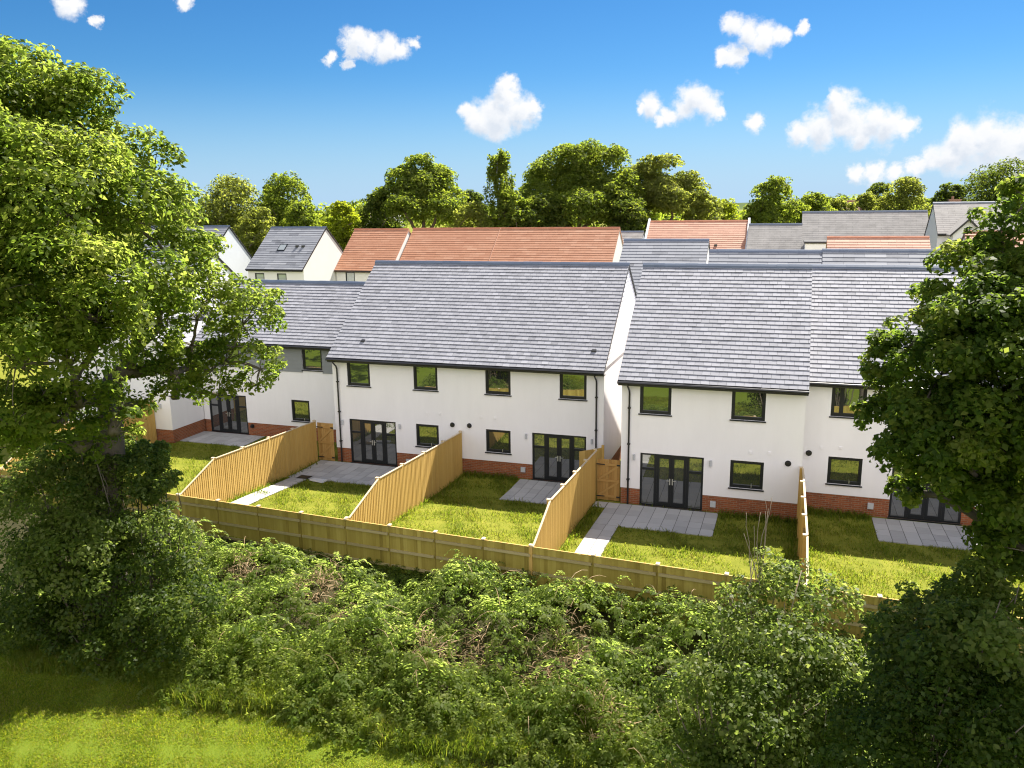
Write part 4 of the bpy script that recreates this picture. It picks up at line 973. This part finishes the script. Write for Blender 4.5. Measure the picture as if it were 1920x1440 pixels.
shrub('shrub', 'dark large leaved shrub below the broad tree at the right edge', RS, 26000, .105, M['ivy'], 305, group=SG, rmax=.5, rmin=.2, aspect=.7, shell=.5)
RD = [(1.9,13.1,3.0,1.10),(3.0,12.1,3.5,1.43),(2.2,12.1,2.9,1.25),(3.6,11.7,3.8,1.29),(2.0,12.8,1.6,1.3),(2.9,12.4,1.8,1.4)]
shrub('shrub', 'deeply shaded low shrub filling the lower right corner', RD, 30000, .09, M['dark'], 306, group=SG, rmax=.45, rmin=.18, shell=.5)

# bramble bank between the field and the boundary fence
rgU = np.random.default_rng(55)
bumps = [(rgU.uniform(-20, 4), rgU.uniform(15.2, 20.7), rgU.uniform(.38, .85), rgU.uniform(.35, 1.35)) for _ in range(75)]
def hmound(x, y):
    edge = sstep(14.2, 16.2, y) * (1 - .5 * sstep(20.6, 22.2, y + .098 * (x + 10)))
    h = .10 * edge * np.ones_like(x)
    for bx, by, br, bh in bumps: h = np.maximum(h, edge * (bh * np.exp(-((x - bx) ** 2 + (y - by) ** 2) / (2 * br * br)) * 1.2 + .04)) 
    h = h * (1 - .35 * sstep(-9.5, -4, x) * sstep(20.2, 21.4, y))
    return h
bumps += [(rgU.uniform(-11, 1), rgU.uniform(20.0, 20.9), rgU.uniform(.4, .7), rgU.uniform(.7, 1.15)) for _ in range(16)] + [(rgU.uniform(-6, 0), rgU.uniform(19.7, 20.5), rgU.uniform(.4, .65), rgU.uniform(1.0, 1.4)) for _ in range(9)]
dead = [(-12.5, 19.3, .75), (-4.9, 17.3, .8), (-4.6, 18.5, .5), (-15.2, 19.4, .5), (-7.9, 17.0, .5), (-11.2, 18.3, .4), (-3.2, 15.9, .5), (-6.9, 17.4, .4)]
def scatter(n, x0, x1, y0, y1, rg): return rg.uniform(x0, x1, n), rg.uniform(y0, y1, n)
def bramble():
    rg = np.random.default_rng(77); ns = 6000
    def place(n):
        x, y = scatter(n, -21.5, 6, 14.7, 21.9, rg); ok = (y < yfence(x) - .15)
        dd = np.min([np.hypot(x - a, (y - b)) / r for a, b, r in dead], 0); ok &= (dd > .75 + .5 * rg.random(n))
        return x[ok], y[ok]
    VV, FF, TT = [], [], []
    # leafy mass over the mounds
    x, y = place(ns); ns = len(x); h = hmound(x, y); z = gz(x, y) + h * rg.uniform(.75, 1.0, ns); sr = rg.uniform(.12, .28, ns)
    n = 62000; ids = rg.choice(ns, n, p=sr ** 2 / (sr ** 2).sum()); d = unit(rg.normal(size=(n, 3)) + np.array([0, 0, .6])); rad = sr[ids] * rg.random(n) ** .45
    C = np.stack([x[ids], y[ids], z[ids]], 1) + d * rad[:, None] * np.array([1.15, 1.15, .7])
    Nn = unit(d * .4 + np.array([0, 0, .55]) + rg.normal(size=(n, 3)) * .45); D = unit(np.cross(Nn, rg.normal(size=(n, 3)))); Ln = rg.uniform(.06, .13, n)
    T = np.clip(.35 + rg.normal(0, .2, ns)[ids] + rg.normal(0, .15, n), 0, 1); V, Fq = leaf_arrays(C, Nn, D, Ln, Ln * .62); VV.append(V); FF.append(Fq); TT.append(T)
    # arching canes carrying leaves to both sides
    x, y = place(3600); ns = len(x); h = hmound(x, y); z = gz(x, y) + h * rg.uniform(.75, 1.05, ns); m = 26
    # canes hang outward from the nearest high ground
    e = .15; gx = (hmound(x + e, y) - hmound(x - e, y)) / (2 * e); gy = (hmound(x, y + e) - hmound(x, y - e)) / (2 * e)
    an = np.arctan2(-gy, -gx) + rg.normal(0, .7, ns); L = rg.uniform(.35, .95, ns); rise = rg.uniform(.1, .4, ns); tsp = rg.normal(0, .17, ns)
    ids = np.repeat(np.arange(ns), m); t = np.tile((np.arange(m) // 2 + .5) / (m / 2), ns); sd = np.tile(np.where(np.arange(m) % 2 == 0, 1., -1.), ns); n = len(ids)
    ca, sa = np.cos(an)[ids], np.sin(an)[ids]; q = t * L[ids]
    P = np.stack([x[ids] + ca * q, y[ids] + sa * q, z[ids] + 4 * rise[ids] * t * (1 - t) * .8 - .35 * L[ids] * t * t], 1)
    side = np.stack([-sa, ca, np.zeros(n)], 1) * sd[:, None]; fwd = np.stack([ca, sa, -.5 * t], 1)
    Ln = rg.uniform(.07, .14, n) * (1.1 - .5 * t) * np.where(rg.random(ns) < .3, 1.6, 1.0)[ids]; D = unit(side * .8 + fwd * .6 + np.array([0, 0, -.2]) + rg.normal(size=(n, 3)) * .25)
    Nn = unit(np.array([0, 0, 1.]) + fwd * .2 + rg.normal(size=(n, 3)) * .28); Nn = unit(Nn - D * (D * Nn).sum(1, keepdims=True))
    C = P + D * (Ln * .5)[:, None]; T = np.clip(.55 + tsp[ids] + rg.normal(0, .13, n), 0, 1)
    V, Fq = leaf_arrays(C, Nn, D, Ln, Ln * .55); VV.append(V); FF.append(Fq + len(VV[0])); TT.append(T)
    rg = np.random.default_rng(78); L = [(rg.uniform(-36, -24.5), rg.uniform(10.5, 17), rg.uniform(.6, 2.6), rg.uniform(.9, 1.5)) for _ in range(34)]
    V, Fq, T, _, _ = foliage(L, 12000, .22, 79, subs=.4); FF.append(Fq + sum(len(v) for v in VV)); VV.append(V); TT.append(T * .6)
    o = link('undergrowth', arr_mesh('undergrowth', np.concatenate(VV), np.concatenate(FF), [M['bramble']], np.concatenate(TT))); tag(o, 'tangled green brambles covering the bank below the boundary fence', 'brambles', kind='stuff')
bramble()
def deadstems():
    rg = random.Random(8); mb = MB()
    for (cx_, cyy, r) in dead:
        for k in range(int(230 * r)):
            a = rg.uniform(0, 6.28); q = r * math.sqrt(rg.random()); x, y = cx_ + q * math.cos(a), cyy + q * math.sin(a)
            z = float(gz(x, y)) + float(hmound(np.array(x), np.array(y))) * rg.uniform(.4, .95) + .05
            b = rg.uniform(0, 6.28); L = rg.uniform(.15, .55)
            p = Vector((x, y, z)); e = p + Vector((math.cos(b) * L, math.sin(b) * L, rg.uniform(-.1, .25)))
            mid = p.lerp(e, .5) + Vector((0, 0, rg.uniform(.02, .1))); w_ = rg.uniform(.004, .011)
            mb.tube([p, mid, e], [w_, w_, w_ * .5], 3, rg.random(), caps=False)
    for k in range(160):
        x, y = rg.uniform(-19, 3), rg.uniform(15.2, 20.8); z = float(gz(x, y)) + float(hmound(np.array(x), np.array(y))) + .05
        b = rg.uniform(0, 6.28); L = rg.uniform(.4, 1.1); p = Vector((x, y, z - .2)); e = p + Vector((math.cos(b) * L, math.sin(b) * L, rg.uniform(.1, .4))); mid = p.lerp(e, .5) + Vector((0, 0, .25))
        mb.tube([p, p.lerp(mid, .5) + Vector((0, 0, .06)), mid, mid.lerp(e, .5) + Vector((0, 0, .05)), e], [.008, .008, .007, .005, .003], 3, rg.random(), caps=False)
    o = mb.build('dead_stems', M['straw']); tag(o, 'brown dead bramble stems showing in gaps of the bank', 'dead stems', kind='stuff')
deadstems()

def wob(x, y, s=1.0, k=0):
    return (np.sin(x * 1.7 * s + y * .9 * s + k) + np.sin(x * .6 * s - y * 2.1 * s + 1.3 + k) + np.sin(x * 3.1 * s + y * 2.7 * s + 2 + k) * .6) / 2.6
def nettles():
    rg = np.random.default_rng(91); ns = 1300
    x, y = scatter(ns, -14.5, .5, 14.0, 17.0, rg)
    keep = rg.random(ns) < sstep(13.9, 14.9, y + .25 * np.sin(x * 1.3) + .02 * (x + 8)); x, y = x[keep], y[keep]; ns = len(x)
    hh = rg.uniform(.4, 1.25, ns) * (.75 + .35 * wob(x, y, 1.2, 4)) * (.5 + .5 * sstep(14.0, 15.6, y)); z0 = gz(x, y) + .35 * hmound(x, y)
    lean = rg.normal(0, .12, (ns, 2)); m = 36
    ids = np.repeat(np.arange(ns), m); t = rg.random(len(ids)) ** .75; n = len(ids)
    an = rg.uniform(0, 6.28, n); out = np.stack([np.cos(an), np.sin(an), np.zeros(n)], 1)
    rad = (.05 + .12 * (1 - t)) * rg.uniform(.6, 1.3, n)
    C = np.stack([x[ids] + lean[ids, 0] * t, y[ids] + lean[ids, 1] * t, z0[ids] + hh[ids] * t], 1) + out * rad[:, None]
    D = unit(out + np.array([0, 0, -.25]) + rg.normal(size=(n, 3)) * .2); Nn = unit(np.array([0, 0, 1]) + out * .3 + rg.normal(size=(n, 3)) * .3); Nn = unit(Nn - D * (D * Nn).sum(1, keepdims=True))
    Ln = rg.uniform(.07, .15, n) * (1.15 - .5 * t); T = np.clip(.5 + rg.normal(0, .18, ns)[ids] + rg.normal(0, .15, n), 0, 1)
    V, Fq = leaf_arrays(C, Nn, D, Ln, Ln * .5)
    o = link('weeds', arr_mesh('weeds', V, Fq, [M['nettle']], T)); tag(o, 'upright pale green nettles along the foot of the bank', 'weeds', kind='stuff')
nettles()

def blades(name, label, x, y, z, hgt, wid, lean, seed, tmu=.42, tsd=.2, cat='grass', patch=.16, mat='grass'):
    rg = np.random.default_rng(seed); n = len(x)
    a = rg.uniform(0, 6.28, n); s = np.stack([np.cos(a), np.sin(a), np.zeros(n)], 1)
    b = rg.uniform(0, 6.28, n); l = np.stack([np.cos(b), np.sin(b), np.zeros(n)], 1) * (lean * rg.uniform(.2, 1.2, n) * hgt)[:, None]
    P = np.stack([x, y, z - .01], 1); w2 = (wid * rg.uniform(.7, 1.3, n))[:, None] / 2; up_ = np.array([0, 0, 1.])
    mid = P + l * .35 + up_ * (hgt * .6)[:, None]; tip = P + l + up_ * (hgt * (1 - .25 * lean))[:, None]
    V = np.stack([P - s * w2, P + s * w2, mid + s * w2 * .8, mid - s * w2 * .8, tip], 1).reshape(-1, 3)
    i = np.arange(n) * 5
    q = np.stack([i, i + 1, i + 2, i + 3], 1); tr = np.stack([i + 3, i + 2, i + 4, i + 4], 1)
    # upper half closes on the tip with a thin quad
    V2 = np.concatenate([V, (tip + s * w2 * .08)])
    tr[:, 3] = i + 4; tr[:, 2] = 5 * n + np.arange(n)
    tt = np.clip(rg.normal(tmu, tsd, n) + patch * (wob(x, y, 1.1, seed) * .6 + wob(x, y, 3.3, seed + 1) * .5), 0, 1)
    o = link(name, arr_mesh(name, V2, np.concatenate([q, tr]), [M[mat]], np.concatenate([tt, tt]))); tag(o, label, cat, kind='stuff')
    return o
# tall grass at the field edge
rg = np.random.default_rng(5); n = 34000
x = rg.uniform(-19, 1.5, n); y = 14.75 + np.abs(rg.normal(0, .85, n)) - .35 * rg.random(n) + .25 * np.sin(x * 1.1)
blades('tall_grass', 'uncut tall grass where the field meets the bank', x, y, gz(x, y), rg.uniform(.2, .62, n), .014 * np.ones(n), .75, 15, .38, .2)
# mown field
n = 230000; x = rg.uniform(-20, .5, n); y = rg.uniform(9.3, 14.9, n)
blades('field_grass', 'bright mown grass of the field in the lower left', x, y, gz(x, y), rg.uniform(.03, .085, n) * (1 + .5 * wob(x, y) + .4 * wob(x, y, 3.1, 3)), .016 * np.ones(n), 1.0, 16, .46, .25, 'grass', .13, 'mown')
# garden lawns
def lawn(x0, x1, y0, y1, label, seed, dens=420, avoid=()):
    rg = np.random.default_rng(seed); n = int((x1 - x0) * (y1 - y0) * dens); x = rg.uniform(x0, x1, n); y = rg.uniform(y0, y1, n)
    # clumpy: keep more blades in tufts
    p = .55 + .5 * wob(x, y, 1.4, seed) + .35 * wob(x, y, 4.0, seed + 2); ok = rg.random(n) < np.clip(p, .12, 1)
    ok &= y > yfence(x) + .06
    for a, b, c, d in avoid: ok &= ~((x > a) & (x < b) & (y > c) & (y < d))
    x, y, pp = x[ok], y[ok], p[ok]; n = len(x)
    h = rg.uniform(.05, .15, n) * np.clip(.5 + pp, .35, 1.7); h = np.where(rg.random(n) < .03, h * 2, h)
    blades('lawn', label, x, y, gz(x, y), h, .017 * np.ones(n), .95, seed + 100, .42 + .0, .22, 'lawn')
lawn(-29.9, -20.45, 22.6, 34.8, 'rough grass lawn left of the leftmost full side fence', 61, 330, [(-29.0, -25.2, 33, 35)])
lawn(-20.25, -13.2, 22, 29.4, 'lawn between the gated fence and the middle fence, with a path', 62, 520, [(-20.05, -19.2, 22, 29.4)])
lawn(-13.05, -6.7, 21.4, 32.2, 'rough lawn with a small patio in the right half of the wide house plot', 63, 520, [(-10.4, -7.0, 29.35, 32.2)])
lawn(-6.5, .85, 21, 29.65, 'lawn with an L shaped paved patio behind the second white house', 64, 520, [(-6.0, -1.88, 27, 29.6), (-6.0, -5.12, 21, 27), (-6.5, -6, 28.9, 29.6)])
lawn(1.05, 8.8, 20.4, 30.9, 'patchy lawn in the rightmost garden beside the leafy tree', 65, 480, [(3.45, 7.1, 28.4, 30.9), (7.25, 8.6, 25, 33)])

def wallweeds():
    rg = np.random.default_rng(71); X_, Y_ = [], []
    for a, b, y1_, n in ((-13.0, -10.5, 32.2, 500), (-1.8, .85, 29.62, 600), (1.05, 3.4, 30.9, 700), (-16.2, -13.3, 29.3, 120), (-20.2, -19.3, 27, 60), (-13.0, -12.7, 30, 0)):
        X_.append(rg.uniform(a, b, n)); Y_.append(y1_ - np.abs(rg.normal(0, .28, n)))
    for xf, y0_, y1_, n in ((-13.0, 22.5, 31.5, 420), (-20.2, 23, 31.5, 380), (-6.45, 22, 29, 420), (1.1, 21, 29.5, 380), (.78, 21, 29.5, 300)):
        X_.append(xf + np.abs(rg.normal(0, .13, n)) * (1 if xf != .78 else -1)); Y_.append(rg.uniform(y0_, y1_, n))
    x = np.concatenate(X_); y = np.concatenate(Y_); n = len(x)
    blades('wall_weeds', 'longer weeds growing along the walls and fences of the gardens', x, y, gz(x, y), rg.uniform(.1, .36, n), .022 * np.ones(n), .8, 171, .25, .2, 'weeds')
wallweeds()
sc = MB(); zz = float(gz(-18.6, 29.2)) + .04
sc.hexa([(-19.0, 29.15, zz), (-18.25, 29.0, zz), (-18.2, 29.3, zz), (-18.9, 29.42, zz + .01), (-18.98, 29.17, zz + .06), (-18.27, 29.03, zz + .03), (-18.22, 29.28, zz + .08), (-18.88, 29.4, zz + .05)])
tag(sc.build('board_offcut', M['white']), 'white scrap lying at the edge of the left patio', 'offcut')
dc = MB(); zz = float(gz(-19.3, 29.5)) + .037
dc.box(-19.75, -19.2, 29.3, 29.75, zz, zz + .012); dc.box(-19.70, -19.25, 29.35, 29.70, zz + .012, zz + .02)
tag(dc.build('drain_cover', M['frame']), 'dark square drain cover where the left path meets its patio', 'drain cover')

# trees beyond the estate
def crown_lobes(cx_, cyy, ztop_, rad, seed, zlow, shape='round', n=None):
    """lobes of an uneven crown: the visible upper two thirds are filled, broadest a third of the way down"""
    rg = random.Random(seed); L = []; n = n or max(9, int(8 + rad * 2.2)); dep = min(ztop_ - 2, rad * 2.3); zb_ = ztop_ - dep
    for i in range(n):
        t = (i + rg.random()) / n; z = zb_ + dep * (.05 + .83 * t)
        prof = math.sqrt(max(.05, 1 - (max(0, t - .3) / .78) ** 2)) if shape == 'round' else math.sqrt(max(.05, 1 - (max(0, t - .42) / .66) ** 2)) if shape == 'dome' else (1.0 - .75 * t)
        a = i * 2.4 + rg.uniform(-.5, .5); r_ = rad * rg.uniform(.27, .42); q = max(0, rad * prof - r_) * rg.uniform(.55, 1.08)
        L.append((cx_ + q * math.cos(a), cyy + q * math.sin(a), z, r_))
    L.append((cx_ + rg.uniform(-.15, .15) * rad, cyy, ztop_ - rad * .33, rad * .34))
    L.append((cx_, cyy, zb_ + dep * .45, rad * .55))
    for k in range(7):
        a = k * .9 + rg.random(); L.append((cx_ + rad * .7 * math.cos(a), cyy + rad * .7 * math.sin(a), zb_ - rg.uniform(.1, .35) * dep, rad * rg.uniform(.3, .42)))
    return L
TG = 'trees beyond the estate'
def far_tree(label, cx_, cyy, ztop_, rad, mat, seed, n_leaf, zlow=.8, size=.38, name='broadleaf_tree', shape='round', bark='bark', lobes=None, **kw):
    rad *= 1.22; L = lobes or crown_lobes(cx_, cyy, ztop_, rad, seed, zlow, shape)
    a = dict(subs=.5 if rad > 4 else .8, rmin=.4, rmax=1.4, twigs=1, upb=.4, shell=.5, tvar=.15); a.update(kw)
    return tree(name, label, L, (cx_, cyy, 0), (cx_, cyy, zlow + (ztop_ - zlow) * .3), max(.12, rad * .055), int(n_leaf * 2.7), size, M[mat], M[bark], seed, group=TG, **a)
far_tree('tall broad domed tree, tallest of the row beyond the orange roofs', -26.5, 108.8, 20.4, 7.4, 'far1', 401, 17000, lobes=[(-30.7,108.8,15.3,3.09),(-26.8,107.7,16.9,2.89),(-23.5,110.5,16.8,3.09),(-20.7,110.1,14.1,2.62),(-31.4,105.4,12.5,2.58),(-26.3,108.9,13.1,4.37),(-28.2,108.4,18.1,1.90),(-25.1,108.1,18.4,1.88),(-22.8,110.7,17.8,1.77),(-30.0,103.7,11.1,2.81),(-21.6,106.8,11.4,3.19),(-25.1,104.0,10.7,3.48),(-19.8,112.3,11.7,2.23),(-30.3,109.9,17.7,1.49)])
far_tree('rounded tall tree joined to the right side of the domed tree', -15.6, 111.9, 18.2, 5.6, 'far2', 402, 9500, lobes=[(-18.2,111.5,15.4,2.35),(-15.6,110.9,16.3,1.90),(-12.9,112.3,13.8,2.35),(-16.4,110.8,12.8,3.06),(-11.8,110.4,12.0,1.88),(-14.9,113.0,17.0,1.26),(-17.2,110.7,17.1,1.09),(-14.4,109.1,11.6,2.86),(-18.7,112.5,11.3,2.52),(-11.6,112.4,13.6,1.03)])
far_tree('bushy bright green tree with a pointed top above the orange roof', -46.4, 101.9, 18.6, 6.2, 'far1', 403, 12000, lobes=[(-46.6,101.9,16.6,2.04),(-48.3,101.0,15.0,2.48),(-44.8,103.7,14.7,2.65),(-49.6,99.3,12.7,2.31),(-42.5,103.6,12.3,2.04),(-46.0,101.0,12.9,3.47),(-45.6,102.3,17.6,1.09),(-47.9,102.3,17.5,0.96),(-43.0,102.3,15.7,1.16),(-46.6,97.4,11.0,2.81),(-43.3,100.0,10.8,2.98),(-51.5,99.5,11.4,1.89)])
far_tree('dark green uneven tree above the skylight house', -65.9, 100.3, 16.7, 5.2, 'far1', 404, 10000)
far_tree('dark conifer peeping out left of the uneven tree', -69.8, 102.5, 15.4, 2.6, 'far3', 405, 4000, name='conifer_tree', shape='cone')
far_tree('olive green feathery tree beside the oak', -70.7, 94.5, 15.3, 5.8, 'far2', 406, 10000)
far_tree('olive tree partly behind the oak edge', -69.7 - 5, 88.7, 13.9, 4.4, 'far2', 407, 7000)
far_tree('lime green rounded bush tree left of the orange roofs', -53.7, 93.7, 12.5, 3.3, 'far4', 408, 6500)
far_tree('pale olive bush tree between the two left gables', -63.6, 89.8, 12.0, 3.6, 'far2', 409, 6000)
far_tree('dark green low tree left of the pointed bushy tree', -54.0, 106.5, 13.6, 4.2, 'far3', 410, 6500)
far_tree('dark low tree between the pointed tree and the birch', -44.1 + 2, 109.5, 14.0, 3.3, 'far3', 411, 5000)
far_tree('dark tree between the birch and the domed tree', -33.4, 112.9, 17.0, 3.8, 'far3', 412, 6500)
far_tree('rounded green bush at the foot of the birch', -38.4, 99.3, 12.0, 3.6, 'far2', 413, 5000, zlow=1)
far_tree('dark green bush in front of the domed tree', -29.6, 101.3, 13.2, 4.2, 'far3', 414, 6500, zlow=1)
far_tree('dark rounded bush below the right shoulder of the domed tree', -18.5, 103.5, 12.8, 4.0, 'far3', 420, 6500, zlow=1)
far_tree('bright low bush tree between the tall trees and the dark round tree', -9.2, 124.7, 12.3, 3.6, 'far4', 415, 5000)
far_tree('pale green low tree at the right foot of the tall trees', -12.2, 121.4, 13.4, 2.7, 'far2', 416, 3800)
far_tree('dense round dark green tree above the grey roof', -2.4, 118.0, 15.3, 4.3, 'far1', 417, 9000, shape='dome')
far_tree('spreading green tree right of the dense round tree', 3.4, 122.0, 13.4, 3.8, 'far1', 418, 6000)
far_tree('dark far tree behind the light green pair on the right', 13.8, 149.4, 15.0, 3.6, 'far3', 419, 5000)
far_tree('light green pointed tree beyond the taller grey roof', 15.1, 127.1, 14.8, 4.5, 'far2', 421, 8000)
far_tree('small light green tree left of the light pointed tree', 10.2, 128.0, 13.2, 3.0, 'far2', 422, 4500)
far_tree('small dark tree beyond the porch house', 21.2, 130.4, 14.2, 2.6, 'far3', 423, 4500)
far_tree('big dark green tree at the far right skyline', 27.5, 132.4, 16.8, 6.6, 'far3', 424, 12000, shape='dome')
far_tree('dark tree at the very right edge of the skyline', 36, 136, 16.6, 6.0, 'far3', 425, 8500)
far_tree('tall olive tree far left, hidden mostly by the oak', -82.0, 96.0, 14.5, 5.0, 'far2', 426, 6000)

far_tree('dark green bush under the left side of the pointed bushy tree', -51.5, 99.0, 13.6, 4.0, 'far3', 431, 5000)
far_tree('olive green bush between the birch foot and the domed tree', -33.6, 101.5, 13.8, 3.3, 'far1', 432, 4500)
far_tree('deep green bush between the domed tree and its right neighbour', -20.8, 108.0, 16.2, 4.2, 'far1', 433, 5500)
far_tree('low olive bush right of the tall tree group, above the white parapet', -10.4, 110.0, 13.2, 3.6, 'far2', 434, 4500)
far_tree('low green bush behind the far left gable', -58.6, 92.0, 12.6, 3.4, 'far1', 435, 4500)
far_tree('low light green bush beyond the grey roof near the brown house', 6.8, 125.0, 12.4, 2.8, 'far2', 436, 4000)

def woods():
    rg = np.random.default_rng(640); n = 400; a = np.linspace(-1.05, .35, n); d = 215 + 25 * np.sin(a * 9) + rg.normal(0, 12, n)
    L = [(d[i] * math.sin(a[i]), d[i] * math.cos(a[i]), 6.0 + 3.2 * rg.random() + 1.6 * math.sin(a[i] * 23), 4.2) for i in range(n)]
    V, Fq, T, _, _ = foliage(L, 42000, 1.2, 641, subs=.06, rmin=1.0, rmax=2.0)
    o = link('woods', arr_mesh('woods', V, Fq, [M['far1']], T)); tag(o, 'far belt of woodland along the horizon', 'woods', kind='stuff')
woods()
# weeping birch
def birch():
    base = (-35.4, 102.0, 0); rg = np.random.default_rng(500); root = empty('birch_tree', base, 'slender weeping birch with drooping sprays and gaps of sky', 'tree', TG)
    mb = MB(); tops = []
    limb(mb, base, (-35.6, 102, 17.5), .22, .06, 1, .02, 8, 7)
    C = []; D = []
    for k in range(38):
        z0 = 7.5 + 11.3 * rg.random() ** .8; a = rg.uniform(0, 6.28); L = rg.uniform(.7, 2.7) * (1.15 - .5 * (z0 - 7.5) / 11.3)
        st = Vector((-35.45, 102, min(z0, 17.2))); e = st + Vector((math.cos(a) * L, math.sin(a) * L, rg.uniform(.6, 1.6)))
        limb(mb, st, e, .05, .015, k, .1, 4, 4)
        m = rg.integers(3, 7)
        for s in range(m):
            q = st.lerp(e, rg.uniform(.45, 1.05)); ln = rg.uniform(1.2, 3.4)
            nl = int(ln * 22); t = rg.random(nl) * ln
            C.append(np.stack([q.x + rg.normal(0, .17, nl), q.y + rg.normal(0, .17, nl), q.z + .2 - t], 1))
    C = np.concatenate(C); n = len(C); Nn = unit(rg.normal(size=(n, 3)) + np.array([0, -.3, .3])); Dd = unit(np.cross(Nn, rg.normal(size=(n, 3)) * .5 + np.array([0, 0, .0])))
    Ln = rg.uniform(.2, .42, n); V, Fq = leaf_arrays(C, Nn, Dd, Ln, Ln * .6)
    link('crown', arr_mesh('crown', V, Fq, [M['far1']], np.clip(rg.normal(.42, .22, n), 0, 1)), root)
    mb.build('trunk', M['birchbark'], root, smooth=True)
birch()
